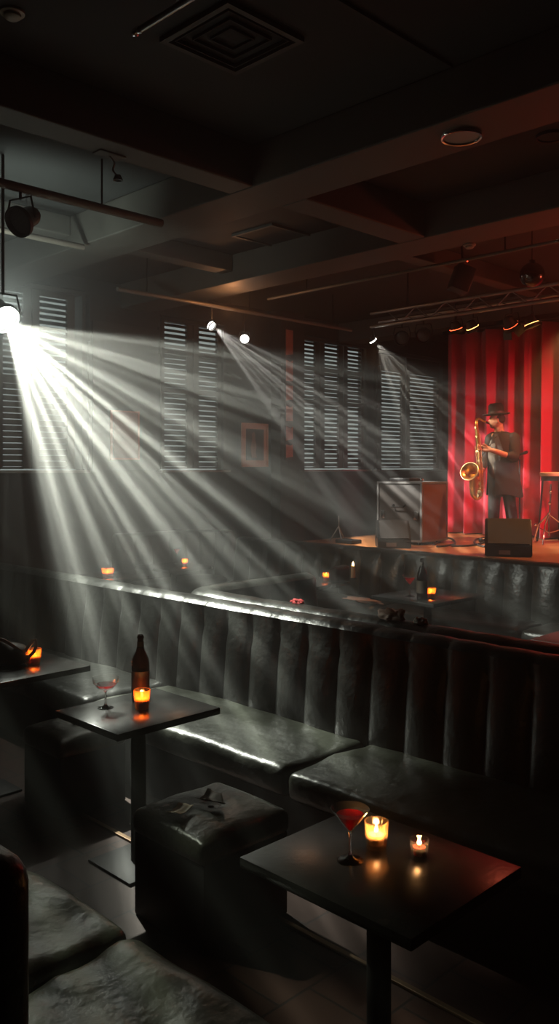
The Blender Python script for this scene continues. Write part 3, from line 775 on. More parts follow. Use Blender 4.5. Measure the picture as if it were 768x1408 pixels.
def wedge(label, x, y, rz, w, d, h):
    t = thing('stage_monitor', label, 'monitor speaker', (x, y, SZ), rz=rz, group='wedge monitors on the stage')
    prof = [(-d / 2, 0), (d / 2, 0), (d / 2, h * .55), (d * .18, h), (-d * .1, h), (-d / 2, h * .28)]
    prof = [(-d / 2, 0), (d / 2 - .04, 0), (d / 2, h * .25), (d * .25, h), (d * .10, h), (-d / 2, h * .30)]
    bm = NB(); va = [bm.verts.new((-w / 2, a, b)) for a, b in prof]; vb = [bm.verts.new((w / 2, a, b)) for a, b in prof]; n = len(prof)
    for k in range(n): bm.faces.new((va[k], va[(k + 1) % n], vb[(k + 1) % n], vb[k]))
    bm.faces.new(va[::-1]); bm.faces.new(vb)
    bmesh.ops.bevel(bm, geom=list(bm.edges), offset=.01, segments=2, affect='EDGES')
    cab = link('cabinet', bm, M['black'], t)
    # grille on sloping front face (from prof[5] to prof[4])
    a, b = Vector((0, -d / 2, h * .30)), Vector((0, d * .10, h)); u = (b - a).normalized(); nn = Vector((0, -u.z, u.y))
    g = NB(); q = [(sx * (w / 2 - .03), a + u * s) for sx, s in ((-1, .02), (1, .02), (1, (b - a).length - .02), (-1, (b - a).length - .02))]
    f0 = [g.verts.new((x_, p_.y + nn.y * .001, p_.z + nn.z * .001)) for x_, p_ in q]; f1 = [g.verts.new((x_, p_.y + nn.y * .014, p_.z + nn.z * .014)) for x_, p_ in q]
    g.faces.new(f0[::-1]); g.faces.new(f1)
    for k in range(4): g.faces.new((f0[k], f0[(k + 1) % 4], f1[(k + 1) % 4], f1[k]))
    link('grille', g, M['grille'], cab, smooth=False)
    for sx in (-1, 1): link('handle', bx(sx * w / 2 - .006, sx * w / 2 + .006, -.05, .07, h * .35, h * .45, bev=.004), M['iron'], t)
    link('connector_plate', bx(-.10, .02, -d / 2 - .006, -d / 2 + .004, .025, .07), M['alu'], t)
    return t
wedge('black wedge monitor standing right in front of the saxophonist', *at_z(698, 763, SZ).xy[:2], place_frame(698, 0) + .02, .50, .42, .40)
wedge('smaller grey wedge monitor left on the stage before the flight case', 8.30, 6.35, place_frame(570, 0) + .15, .40, .34, .33)
# cables
def cable(label, pts, r=.012):
    P = [Vector((*at_z(x, y, SZ).xy, SZ + r + .002)) for x, y in pts]
    out = []
    for i in range(len(P) - 1):
        p0, p1, p2, p3 = P[max(0, i - 1)], P[i], P[i + 1], P[min(len(P) - 1, i + 2)]
        for k in range(6):
            t = k / 6; out.append(.5 * ((2 * p1) + (-p0 + p2) * t + (2 * p0 - 5 * p1 + 4 * p2 - p3) * t * t + (-p0 + 3 * p1 - 3 * p2 + p3) * t ** 3))
    out.append(P[-1])
    tag(link('cable', tb(out, r, n=8), M['black']), label, 'cable')
cable('black cable coiled at the left of the player monitor', [(620, 752), (640, 752), (655, 750), (667, 746), (664, 742), (654, 743), (652, 748), (660, 752), (668, 753)])
cable('cable snaking from the smaller wedge towards the curtain', [(596, 750), (606, 745), (614, 741), (622, 743), (625, 749), (612, 752), (600, 753)])

# mic stand
mp_ = Vector((*at_z(714, 741, SZ).xy, SZ)); ms = thing('microphone_stand', 'thin black microphone stand behind the saxophonist', 'stand', mp_, rz=place_frame(714, 0))
link('pole', tb([(0, 0, .02), (0, 0, 1.08)], .011, n=8), M['iron'], ms)
link('boom', tb([(.0, 0, 1.06), (-.06, -.02, 1.18), (-.12, -.04, 1.24)], .009, n=8), M['iron'], ms)
link('microphone', lathe(NB(), [(0, 0), (.014, 0), (.016, .09), (.024, .12), (.02, .15), (0, .16)], n=14, mtx=Matrix.Translation((-.04, -.01, 1.13)) @ Matrix.Rotation(1.2, 4, 'Y')), M['black'], ms)
lg = NB()
for k in range(3):
    a = k * 2 * PI / 3 + .4; link('leg', tb([(0, 0, .10), (.26 * math.cos(a), .26 * math.sin(a), .012)], .009, n=8), M['iron'], ms)

# drum / pad on stand at the right edge
dp = Vector((*at_z(768, 746, SZ).xy, SZ)); ds = thing('snare_drum', 'cream topped drum on a black frame at the right edge of the stage', 'drum', dp + Vector((0, 0, 0)), rz=place_frame(768, 0))
link('drum_shell', lt([(.0, .80), (.225, .80), (.225, .87), (0, .87)], n=40), M['black'], ds)
link('drum_head', lt([(0, .86), (.235, .86), (.24, .875), (.24, .905), (.23, .91), (0, .912)], n=40), mat('cream_drum_head', (.75, .62, .38), .5), ds)
for x in (-.2, .2):
    link('leg', tb([(x, 0, .80), (x * 1.15, -.02, .4), (x * 1.35, -.02, .012)], .012, n=8), M['iron'], ds)
link('leg', tb([(0, .2, .80), (0, .28, .012)], .012, n=8), M['iron'], ds)
hp = Vector((*at_z(752, 748, SZ).xy, SZ)); hs = thing('cymbal_stand', 'shiny chrome tripod stand with wing nuts below the drum', 'stand', hp, rz=place_frame(752, 0))
link('pole', tb([(.02, 0, .1), (.02, 0, .36), (.03, 0, .42), (.045, 0, .76)], .012, n=10), M['chrome'], hs)
for k in range(3):
    a = k * 2 * PI / 3 + .25
    link('leg', tb([(.02, 0, .38), (.02 + .18 * math.cos(a), .18 * math.sin(a), .24), (.02 + .27 * math.cos(a), .27 * math.sin(a), .012)], .011, n=8), M['chrome'], hs)
    link('brace', tb([(.02, 0, .14), (.02 + .19 * math.cos(a), .19 * math.sin(a), .20)], .007, n=6), M['chrome'], hs)
for q in ((.02, 0, .38), (.03, -.01, .52), (-.14, .05, .24), (.17, .04, .26), (.04, 0, .66)):
    bm = NB(); bmesh.ops.create_uvsphere(bm, u_segments=12, v_segments=8, radius=.022); link('wing_nut', bm, M['chrome'], hs, loc=q)

# small thing at stage left, a cable box and a stand
tag(link('floor_box', soft_box(-.10, .10, -.14, .14, 0, .05, .01), M['black'], loc=(8.35, 7.1, SZ)), 'flat black box on the dark left end of the stage', 'box')
gs = thing('guitar_stand', 'little dark folding stand at the left end of the stage', 'stand', (8.45, 7.35, SZ))
for k in range(3):
    a = k * 2.1; link('leg', tb([(0, 0, .2), (.12 * math.cos(a), .12 * math.sin(a), .01)], .008, n=6), M['alu'], gs)
link('pole', tb([(0, 0, .18), (0, 0, .34)], .008, n=6), M['alu'], gs)
crumple('cloth', 'pale crumpled cloth on the seat left of the far martini', 'cloth', (7.0, 5.75, .475), .10, .22, .018, M['lace'], 3)

# ================================================================== SAXOPHONIST
def cap_chain(bm, pts, rad, n=14, sc=None):
    """closed tapered limb with round ends"""
    P = [Vector(p) for p in pts]; path, rr = [], []
    d0 = (P[0] - P[1]).normalized(); d1 = (P[-1] - P[-2]).normalized()
    for a in (80, 55, 30): path.append(P[0] + d0 * rad[0] * math.sin(math.radians(a))); rr.append(rad[0] * math.cos(math.radians(a)))
    for i, p in enumerate(P):
        path.append(p); rr.append(rad[i])
        if i < len(P) - 1:
            for f in (.33, .66): path.append(p.lerp(P[i + 1], f)); rr.append(rad[i] + (rad[i + 1] - rad[i]) * f)
    for a in (30, 55, 80): path.append(P[-1] + d1 * rad[-1] * math.sin(math.radians(a))); rr.append(rad[-1] * math.cos(math.radians(a)))
    return tube(bm, path, 0, n=n, radii=rr)
def ell(bm, c, r, rot=None):
    m = Matrix.Translation(c) @ (rot or Matrix.Identity(4)) @ Matrix.Diagonal((*r, 1))
    bmesh.ops.create_uvsphere(bm, u_segments=20, v_segments=14, radius=1, matrix=m); return bm
def fuse(o, vox, sm=4):
    r = o.modifiers.new('fuse', 'REMESH'); r.mode = 'VOXEL'; r.voxel_size = vox; r.use_smooth_shade = True
    s = o.modifiers.new('smooth', 'SMOOTH'); s.iterations = sm; s.factor = .5
    return o
mp = Vector((*at_z(687, 746, SZ).xy, SZ))
body = NB()
# local frame: x = image right, y = away from camera, z up; he faces left and slightly towards us
ell(body, (-.045, -.01, 1.585), (.083, .074, .115)); ell(body, (-.075, -.012, 1.545), (.058, .055, .062))        # skull, jaw
ell(body, (-.130, -.012, 1.575), (.020, .014, .020)); ell(body, (-.119, -.012, 1.607), (.012, .012, .026))      # nose
ell(body, (-.122, -.012, 1.540), (.016, .024, .013)); ell(body, (-.104, -.012, 1.505), (.024, .028, .020))      # lips, chin
ell(body, (-.115, -.035, 1.622), (.014, .02, .008)); ell(body, (-.03, -.085, 1.575), (.018, .010, .032)); ell(body, (-.03, .065, 1.575), (.018, .010, .032))
cap_chain(body, [(-.02, 0, 1.52), (.0, .01, 1.38)], [.058, .066])
ell(body, (.02, .01, 1.20), (.155, .115, .24)); ell(body, (.02, .01, .93), (.145, .11, .14))                    # chest, hips
ell(body, (.01, .01, 1.36), (.17, .10, .07))
# legs (stance slightly apart)
for hx, kx, ax, y in ((-.055, -.075, -.085, -.02), (.085, .125, .175, .06)):
    cap_chain(body, [(hx, .01, .90), (kx, y * .6, .50), (ax, y + .02, .08)], [.085, .060, .042])
    cap_chain(body, [(ax + .02, y + .02, .04), (ax - .13, y - .06, .03)], [.036, .028])
# near arm: left shoulder (image right) -> elbow -> hand up on the upper keys
cap_chain(body, [(.185, -.06, 1.35), (.165, -.14, 1.10), (-.07, -.27, 1.18), (-.125, -.275, 1.195)], [.046, .040, .033, .028])
# far arm: other shoulder -> elbow -> lower hand
cap_chain(body, [(-.13, .0, 1.34), (-.19, -.02, 1.09), (-.215, -.17, .93)], [.055, .043, .030])
def hand(bm, w, d, side, s=1.0, curl=1.0):
    """palm + four fingers of unequal length curled round a tube + thumb. w wrist, d pointing, side spreads knuckles"""
    w, d, side = Vector(w), Vector(d).normalized(), Vector(side).normalized(); inn = d.cross(side).normalized() * curl
    cap_chain(bm, [w + side * .018, w + d * .075 + side * .024], [.021, .020]); cap_chain(bm, [w - side * .012, w + d * .075 - side * .020], [.022, .019])
    for k, (o_, l) in enumerate(((.033, .062), (.012, .073), (-.010, .068), (-.030, .052))):
        b = w + d * .080 + side * o_
        cap_chain(bm, [b - d * .02, b + d * l * .45 + inn * .004, b + d * l * .75 + inn * l * .35, b + d * l * .80 + inn * l * .75], [.0100, .0095, .0085, .0075], n=8)
    b = w + d * .02 + side * .030
    cap_chain(bm, [b, b + side * .025 + d * .025 + inn * .015, b + side * .022 + d * .055 + inn * .035], [.013, .011, .009], n=8)
hand(body, (-.135, -.275, 1.20), (-1, .12, .16), (0, .1, 1), curl=-1)
hand(body, (-.215, -.18, .925), (-.35, -.6, -.45), (.5, .1, .8), curl=1)
man = fuse(link('person', body, M['skin'], loc=mp), .0075, 3)
man.rotation_euler = (0, 0, place_frame(687, 0))
tag(man, 'man in dark hat and long coat playing a golden saxophone on stage', 'person')
# trousers
tr = NB()
ell(tr, (.02, .01, .93), (.155, .12, .12))
for hx, kx, ax, y in ((-.055, -.075, -.085, -.02), (.085, .125, .175, .06)):
    cap_chain(tr, [(hx, .01, .88), (kx, y * .6, .50), (ax, y + .02, .09)], [.098, .078, .066])
fuse(link('trousers', tr, M['trousers'], man), .009)
# shoes
for ax, y in ((-.085, -.02), (.175, .06)):
    sh = NB(); cap_chain(sh, [(ax + .04, y + .03, .045), (ax - .06, y - .02, .042), (ax - .15, y - .07, .032)], [.042, .046, .036])
    for v in sh.verts: v.co.z = max(.002, v.co.z)
    link('shoe', sh, M['shoe'], man)
# shirt (dark, open collar)
st_ = NB(); ell(st_, (-.035, -.03, 1.16), (.125, .105, .25)); ell(st_, (-.03, -.02, .92), (.12, .10, .14)); ell(st_, (-.02, -.01, 1.36), (.10, .085, .055))
fuse(link('shirt', st_, M['shirt'], man), .010)
# jacket: open body shell swept from shoulders to thigh, opening on the front-left
jk = NB(); rows = []
levels = [(1.435, .075, .062, -.01, 0), (1.415, .125, .085, .0, 0), (1.385, .185, .105, .012, 0), (1.33, .215, .128, .02, 0), (1.20, .205, .138, .025, 0), (1.05, .185, .138, .03, 0), (.92, .190, .142, .04, 0), (.78, .205, .150, .05, 0), (.66, .222, .158, .055, 0), (.60, .228, .160, .06, 0)]
a0, a1 = math.radians(-128), math.radians(184)   # open at the front, towards image left and the room
na = 40
for z, rx, ry, cx, _ in levels:
    row = []
    openw = max(0, (1.40 - z)) * .10
    for i in range(na + 1):
        a = (a0 + openw) + (a1 - a0 - 2 * openw) * i / na
        f = 1 + .03 * math.sin(a * 5 + z * 6) * (1.45 - z)
        row.append(jk.verts.new((cx + rx * f * math.cos(a), .01 + ry * f * math.sin(a), z + (.02 * math.sin(a * 3) if z < .62 else 0))))
    rows.append(row)
for u, v in zip(rows, rows[1:]):
    for i in range(na): jk.faces.new((u[i], u[i + 1], v[i + 1], v[i]))
jo = link('jacket', jk, M['suit'], man)
s = jo.modifiers.new('s', 'SOLIDIFY'); s.thickness = .016; s.offset = 0; jo.modifiers.new('ss', 'SUBSURF').levels = 1
sl = NB(); cap_chain(sl, [(.172, -.040, 1.345), (.180, -.13, 1.10), (.115, -.175, 1.12)], [.082, .066, .054]); fuse(link('sleeve', sl, M['suit'], man), .009)
sl = NB(); cap_chain(sl, [(-.115, .0, 1.345), (-.19, -.02, 1.09), (-.212, -.13, .97)], [.068, .056, .045]); fuse(link('sleeve', sl, M['suit'], man), .009)
# lapels
lp = NB()
for pts in ([(-.07, -.085, 1.40), (-.03, -.118, 1.41), (.045, -.150, 1.18), (-.01, -.155, 1.05), (-.06, -.135, 1.20)],):
    va = [lp.verts.new(Vector(q) + Vector((0, -.012, 0))) for q in pts]; vb = [lp.verts.new(Vector(q) + Vector((0, .006, 0))) for q in pts]
    lp.faces.new(va); lp.faces.new(vb[::-1])
    for k in range(5): lp.faces.new((va[k], vb[k], vb[(k + 1) % 5], va[(k + 1) % 5]))
link('lapel', lp, mat('satin_lapel', (.055, .048, .038), .5), man)
# hat
ht = NB()
hm = Matrix.Translation((-.045, -.008, 1.655)) @ Matrix.Rotation(math.radians(-4), 4, 'Y') @ Matrix.Diagonal((1.12, .92, 1, 1))
lathe(ht, [(0, .155), (.04, .152), (.072, .148), (.084, .125), (.091, .04), (.095, .008), (.125, .0), (.152, .006), (.152, .010), (.12, .008), (.10, .012)][:], n=36, mtx=hm)
for v in ht.verts:
    if v.co.z > 1.775: v.co.z -= .02 * math.exp(-(v.co.y / .03) ** 2)
hto = link('hat', ht, M['hat'], man); s = hto.modifiers.new('s', 'SOLIDIFY'); s.thickness = .004
link('hat_band', lathe(NB(), [(.0965, .012), (.0985, .013), (.0945, .042), (.092, .043)], n=36, mtx=hm), mat('hat_ribbon', (.05, .03, .025), .5), hto)
hr = NB(); ell(hr, (-.015, -.008, 1.60), (.085, .080, .075)); fuse(link('hair', hr, M['hair'], man), .009)
bd = NB(); ell(bd, (-.088, -.012, 1.505), (.040, .046, .028)); link('beard', bd, mat('short_beard', (.16, .08, .05), .9), man)

# tenor saxophone (own top-level thing, held by the player)
sx = thing('saxophone', 'golden tenor saxophone with wide flared bell held by the man', 'saxophone', mp, rz=place_frame(687, 0))
def spl(P, n=6):
    P = [Vector(p) for p in P]; out = []
    for i in range(len(P) - 1):
        p0, p1, p2, p3 = P[max(0, i - 1)], P[i], P[i + 1], P[min(len(P) - 1, i + 2)]
        for k in range(n):
            t = k / n; out.append(.5 * ((2 * p1) + (-p0 + p2) * t + (2 * p0 - 5 * p1 + 4 * p2 - p3) * t * t + (-p0 + 3 * p1 - 3 * p2 + p3) * t ** 3))
    out.append(P[-1]); return out
yy = -.24
neck = spl([(-.165, -.035, 1.555), (-.215, -.09, 1.575), (-.255, -.16, 1.60), (-.283, -.20, 1.585), (-.290, yy, 1.535), (-.288, yy, 1.49)])
link('neck', tube(NB(), neck, 0, n=14, radii=[.010 + .010 * i / (len(neck) - 1) for i in range(len(neck))]), M['brass'], sx)
link('mouthpiece', tb([(-.125, -.012, 1.540), (-.150, -.025, 1.548), (-.178, -.05, 1.560)], 0, radii=[.007, .013, .014], n=12), M['black'], sx)
bt = spl([(-.288, yy, 1.50), (-.272, yy, 1.28), (-.252, yy, 1.05), (-.238, yy, .80), (-.235, yy, .70), (-.250, yy - .01, .63), (-.283, yy - .02, .595), (-.318, yy - .03, .63), (-.325, yy - .035, .70), (-.325, yy - .05, .82), (-.330, yy - .07, .90)])
n_ = len(bt); link('body_tube', tube(NB(), bt, 0, n=18, radii=[.024 + .032 * (i / (n_ - 1)) ** 1.1 for i in range(n_)]), M['brass'], sx)
bell = NB(); c0 = Vector((-.330, yy - .07, .88)); dirb = Vector((-.35, -.80, .35)).normalized(); q = dirb.to_track_quat('Z', 'Y').to_matrix().to_4x4()
lathe(bell, [(.050, -.01), (.056, .04), (.068, .075), (.092, .105), (.116, .118), (.120, .114), (.112, .110), (.088, .095), (.064, .066), (.050, .03), (.042, -.01), (.050, -.01)], n=40, mtx=Matrix.Translation(c0) @ q)
bell_o = link('bell', bell, M['brass'], sx)
rim_ = [c0 + q.to_3x3() @ Vector((.118 * math.cos(a), .118 * math.sin(a), .116)) for a in [2 * PI * k / 40 for k in range(41)]]
link('bell_rim', tube(NB(), rim_, .007, n=8, cap=False), M['brass_key'], bell_o)
random.seed(11)
for k in range(13):                                  # key cups down the body
    f = .05 + k * .068; i = min(int(f * (n_ * .62)), n_ - 2); p = bt[i]; a = PI * (1.15 + .25 * (k % 3))
    r = .013 + .0012 * k; ofs = .024 + .032 * (i / n_) + .010
    dd = Vector((math.cos(a) * .55 - .2 * (k % 2), -1, 0)).normalized()
    qq = dd.to_track_quat('Z', 'Y').to_matrix().to_4x4()
    link('key', lathe(NB(), [(0, .004), (r * .5, .007), (r, .005), (r, -.004), (0, -.006)], n=16, mtx=Matrix.Translation(p + dd * ofs) @ qq), M['brass_key'], sx)
for k, (ox, a, b) in enumerate(((.032, .06, .50), (-.036, .12, .56), (.0, .10, .46))):
    i0, i1 = int(a * n_), int(b * n_)
    link('key_rod', tube(NB(), [bt[i] + Vector((ox, -.040 - .012 * i / n_, 0)) for i in range(i0, i1, 3)], .0038, n=6), M['brass_key'], sx)
link('key_guard', tb([(-.345, yy - .10, .68), (-.372, yy - .115, .72), (-.372, yy - .115, .80), (-.345, yy - .11, .84)], .005, n=6), M['brass_key'], sx)
link('neck_strap', tb([(.03, -.07, 1.45), (-.06, -.13, 1.36), (-.16, -.19, 1.20), (-.245, -.21, 1.10)], .005, n=6), M['black'], sx)

# ================================================================== RIGGING
def par(label, p, target, s=.12, lens='lens_off', clamp_z=None, ln=1.5, group='stage lamps hung from truss and pipes', name='stage_lamp', barn=False):
    t = thing(name, label, 'lamp', p, group=group)
    d = (Vector(target) - Vector(p)).normalized(); q = d.to_track_quat('Z', 'Y').to_matrix().to_4x4()
    prof = [(0, -s * ln), (s * .45, -s * ln), (s * .62, -s * ln * .8), (s * .68, -s * .5), (s * .92, -s * .1), (s, 0), (s, s * .28), (s * .93, s * .28), (s * .90, 0), (s * .7, -s * .3), (0, -s * .35)]
    hs_ = link('housing', lathe(NB(), prof, n=28, mtx=q), M['black'], t)
    link('lens', lathe(NB(), [(0, s * .06), (s * .6, s * .04), (s * .88, -.01), (s * .88, -.02), (0, -.02)], n=28, mtx=q), M[lens], hs_)
    side = Vector((0, 0, 1)).cross(d); side = side.normalized() if side.length > .05 else Vector((1, 0, 0))
    cz = (clamp_z if clamp_z else p[2] + .3) - p[2]
    top = max(s * 1.45, .0)
    link('yoke', tb([side * s * 1.02 - d * s * .3, side * s * 1.12 + Vector((0, 0, s * .6)), side * s * .9 + Vector((0, 0, top)), side * -s * .9 + Vector((0, 0, top)), side * -s * 1.12 + Vector((0, 0, s * .6)), side * -s * 1.02 - d * s * .3], s * .07, n=6), M['iron'], t)
    link('clamp', tb([(0, 0, top - .01), (0, 0, cz)], max(.010, s * .1), n=8), M['iron'], t)
    if barn:
        for k in range(4):
            a = k * PI / 2 + .2; m_ = q @ Matrix.Rotation(a, 4, 'Z') @ Matrix.Translation((0, s * 1.05, s * .55)) @ Matrix.Rotation(-.5, 4, 'X')
            b_ = bx(-s * .7, s * .7, -.003, .003, -s * .35, s * .45); bmesh.ops.transform(b_, matrix=m_, verts=b_.verts); link('barn_door', b_, M['black'], hs_)
    return t
def pipe(label, a, b, r=.024, m='gold_pipe', hang=True, ends=ZC):
    t = thing('lighting_pipe', label, 'pipe', (0, 0, 0), group='pipes under the ceiling')
    link('tube', tb([a, b], r, n=12), M[m], t)
    a, b = Vector(a), Vector(b)
    if hang:
        for f in (.1, .5, .9):
            p = a.lerp(b, f)
            link('hanger', tb([p + Vector((0, 0, r * .5)), (p.x, p.y, ZC - .001)], .008, n=6), M['iron'], t)
    return t
pipe('dark thick pipe crossing the ceiling at the far left above the hanging lamp', (-1.5, 5.75, 3.93), (4.35, 5.75, 3.93), .035)
pipe('second dark pipe at the left behind the hanging lamp', (-1.5, 6.95, 3.95), (4.35, 6.95, 3.95), .028)
pipe('lighting pipe near the windows carrying the two white spotlights', (5.4, 7.94, 3.86), (9.4, 7.94, 3.86), .024)
pipe('thin pipe running beside the last ceiling beam before the truss', (7.4, 1.0, 3.98), (7.4, 7.6, 3.98), .018)
pipe('thin steel sprinkler pipe near the top left ending in a bright fitting', (2.55, 3.55, 4.10), (2.55, -1.4, 4.10), .016, 'metal')
tag(link('sprinkler_head', lathe(NB(), [(0, -.03), (.018, -.03), (.022, -.012), (.012, 0), (.02, .012), (.02, .03), (0, .03)], n=16, mtx=Matrix.Rotation(PI / 2, 4, 'X')), M['chrome'], loc=(2.55, 3.572, 4.10)), 'chrome sprinkler fitting at the end of the thin ceiling pipe', 'sprinkler')

par('white hot main spotlight hanging far left and throwing the big beams', MAIN + Vector((-.0, .06, .05)), MAIN_T, .13, 'lens_main', ZC - .001, name='spotlight', group='lit white spotlights')
par('black stage lamp hanging unlit from the pipe at the top left', Vector((*at_Y(28, 304, 5.75).xy, at_Y(28, 304, 5.75).z)), (1.2, 5.2, 2.5), .115, 'lens_off', 3.93)
par('small white spotlight with beams left of the framed picture', L2 + Vector((-.03, .04, .03)), (7.4, 5.0, 1.4), .06, 'lens_white', 3.86, name='spotlight', group='lit white spotlights')
P3 = at_Y(336, 466, 7.94)
par('round white spotlight facing the room beside the orange lit yoke', P3, (3.0, 3.0, 2.4), .062, 'lens_white', 3.86, name='spotlight', group='lit white spotlights')
par('white spotlight at the left end of the truss aimed over the stage', L4 + Vector((-.03, .04, .03)), L4_T, .055, 'lens_white', 3.69, name='spotlight', group='lit white spotlights')

# truss
TX = 8.62; TRZ = 3.70
tr_ = thing('lighting_truss', 'aluminium lattice truss across the front of the stage', 'truss', (0, 0, 0))
for dx, dz in ((0, .17), (.0, 0), (.17, .085)):
    link('chord', tb([(TX + dx, .7, TRZ + dz), (TX + dx, 6.95, TRZ + dz)], .022, n=10), M['alu'], tr_)
br = NB(); y = .75; k = 0
while y < 6.6:
    tube(br, [(TX, y, TRZ + (.17 if k % 2 else 0)), (TX, y + .22, TRZ + (0 if k % 2 else .17))], .008, n=6)
    tube(br, [(TX, y, TRZ), (TX + .17, y + .22, TRZ + .085)], .007, n=6); y += .22; k += 1
link('lattice', br, M['alu'], tr_)
for y in (1.6, 4.0, 6.4): link('hanger', tb([(TX + .05, y, TRZ + .17), (TX + .05, y, ZC - .001)], .012, n=8), M['iron'], tr_)
def tp(px): 
    a, b = ray(px); return TX / a * b
def tz(px, py): return at_X(px, py, TX).z
for px, py, s, lens, tgt, lab in (
    (552, 465, .095, 'lens_off', (2.5, 3.0, 1.5), 'unlit round stage lamp just right of the white truss spotlight'),
    (582, 461, .095, 'lens_off', (2.5, 2.6, 1.5), 'unlit ringed stage lamp second from the left on the truss'),
    (627, 454, .085, 'lens_red', (9.6, 5.6, 1.2), 'red lit stage lamp on the truss above the flight case'),
    (650, 452, .085, 'lens_orange', (9.9, 5.0, 1.2), 'stage lamp with thin orange lit rim above the player'),
    (703, 449, .10, 'lens_red', (10.3, 4.6, 1.4), 'dark stage lamp with barn doors above the player shoulder'),
    (731, 447, .09, 'lens_orange', (9.2, 4.0, .9), 'bright orange lit stage lamp near the right end of the truss')):
    q_ = at_X(px, py, TX + .02); par(lab, q_, tgt, s, lens, TRZ, ln=1.2, group='stage lamps hung from truss and pipes', barn=(px == 703))
# mirror ball / moving head
mbp = at_X(731, 378, 7.9)
mb = thing('mirror_ball', 'large dark mirror ball hanging at the right above the truss', 'mirror ball', mbp)
b_ = NB(); bmesh.ops.create_uvsphere(b_, u_segments=36, v_segments=22, radius=.125); link('ball', b_, M['mirror'], mb, smooth=False)
link('cap', lt([(0, .15), (.03, .15), (.035, .115), (0, .115)], n=14), M['iron'], mb)
link('chain', tb([(0, 0, .14), (0, 0, ZC - mbp.z - .001)], .006, n=6), M['iron'], mb)
# black hanging loudspeaker
lp_ = at_X(634, 384, 7.85); ls = thing('hanging_loudspeaker', 'dark loudspeaker box slung below the ceiling left of the mirror ball', 'loudspeaker', lp_, rz=-.7)
bs = bx(-.10, .10, -.10, .10, -.14, .14, bev=.015); bmesh.ops.rotate(bs, matrix=Matrix.Rotation(.35, 3, 'Y'), verts=bs.verts); link('cabinet', bs, M['black'], ls)
gg = bx(-.085, .085, -.108, -.101, -.12, .12, bev=.003); bmesh.ops.rotate(gg, matrix=Matrix.Rotation(.35, 3, 'Y'), verts=gg.verts); link('grille', gg, M['grille'], ls)
link('bracket', tb([(.02, 0, .10), (.0, 0, ZC - lp_.z - .001)], .014, n=8), M['iron'], ls)
bm = NB(); bmesh.ops.create_uvsphere(bm, u_segments=10, v_segments=8, radius=.008); link('indicator', bm, M['led'], ls, loc=(.03, -.11, .17))

# ceiling fittings
def disc(name, label, cat, p, r, m='cream', rim='chrome', group=None):
    t = thing(name, label, cat, p, group=group)
    link('rim', lt([(r * .82, -.004), (r * .86, -.020), (r * .95, -.022), (r, -.012), (r, 0), (r * .8, 0), (r * .82, -.004)], n=40), M[rim], t)
    link('grille', lt([(0, 0), (r * .84, 0), (r * .82, -.010), (0, -.014)], n=40), M[m], t); return t
disc('ceiling_speaker', 'round ceiling speaker with chrome rim under the nearest long beam', 'speaker', Vector((4.66, 3.02, ZB)), .135, 'cream', 'chrome', 'round ceiling speakers')
disc('ceiling_speaker', 'round pale ceiling speaker between beams at the left', 'speaker', at_z(242, 315, ZC), .13, 'cream', 'cream', 'round ceiling speakers')
disc('ceiling_speaker', 'dim round ceiling ring at the right edge between the beams', 'speaker', at_z(757, 186, ZC), .11, 'ceiling', 'iron', 'round ceiling speakers')
for px, py, z, r, lab in ((17, 16, ZC, .065, 'pale smoke detector at the top left corner of the ceiling'), (645, 336, ZB, .06, 'small smoke detector under the second long beam')):
    t = thing('smoke_detector', lab, 'smoke detector', at_z(px, py, z), group='smoke detectors')
    link('base', lt([(0, 0), (r, 0), (r, -.012), (r * .9, -.016), (0, -.016)], n=28), M['cream'], t)
    link('sensor', lt([(r * .72, -.015), (r * .70, -.03), (r * .5, -.04), (0, -.042)], n=28), M['cream'], t)
vt = thing('ceiling_vent', 'square ceiling vent with dark open duct near the top centre', 'vent', (3.22, 3.60, ZC))
vf = NB(); q = .29
for a in ((-q, q, -q, -q + .035), (-q, q, q - .035, q), (-q, -q + .035, -q + .035, q - .035), (q - .035, q, -q + .035, q - .035)): box(vf, *a, -.03, -.001)
link('frame', vf, M['beam'], vt, smooth=False)
vl = NB()
for k in range(3): 
    s_ = .23 - k * .07
    for a in ((-s_, s_, -s_, -s_ + .008), (-s_, s_, s_ - .008, s_), (-s_, -s_ + .008, -s_ + .008, s_ - .008), (s_ - .008, s_, -s_ + .008, s_ - .008)): box(vl, *a, -.024 + k * .004, -.002)
link('louvre', vl, M['ceiling'], vt, smooth=False)
# second vent behind
vt2 = thing('ceiling_vent', 'flat ceiling access panel between the beams near the middle', 'vent', (*at_z(388, 326, ZC).xy, ZC))
vf = NB()
for a in ((-.45, .45, -.3, -.27), (-.45, .45, .27, .3), (-.45, -.42, -.27, .27), (.42, .45, -.27, .27)): box(vf, *a, -.025, -.001)
link('frame', vf, M['beam'], vt2, smooth=False); link('plate', bx(-.42, .42, -.27, .27, -.012, -.001), M['ceiling'], vt2, smooth=False)
# small hook lamp under left beam
hk = at_z(150, 212, ZB); t = thing('hanging_hook', 'small curved metal hook hanging below the left ceiling beam', 'hook', hk)
link('plate', bx(-.10, .10, -.05, .05, -.012, -.001, bev=.003), M['beam'], t)
link('arm', tb(spl([(0, 0, -.01), (.04, 0, -.05), (.03, .0, -.10), (.06, 0, -.13)]), .007, n=8), M['alu'], t)
link('shade', lathe(NB(), [(.0, .02), (.02, .015), (.035, -.02), (.03, -.02), (0, .01)], n=18, mtx=Matrix.Translation((.07, 0, -.14))), M['iron'], t)
# tiny hanging cable loops
for lab, a, b, c in (('thin loop of cable hanging below the ceiling right of centre', (632, 281), (640, 310), (650, 316)), ('thin cable loop near the last window above the pipe', (252, 405), (262, 417), (285, 414))):
    z = ZC - .02; P = [at_z(*a, z), at_z(*b, z - .12), at_z(*c, z - .10)]; P[0].z = ZC - .001
    tag(link('cable_loop', tb(spl(P), .006, n=6), M['alu']), lab, 'cable')

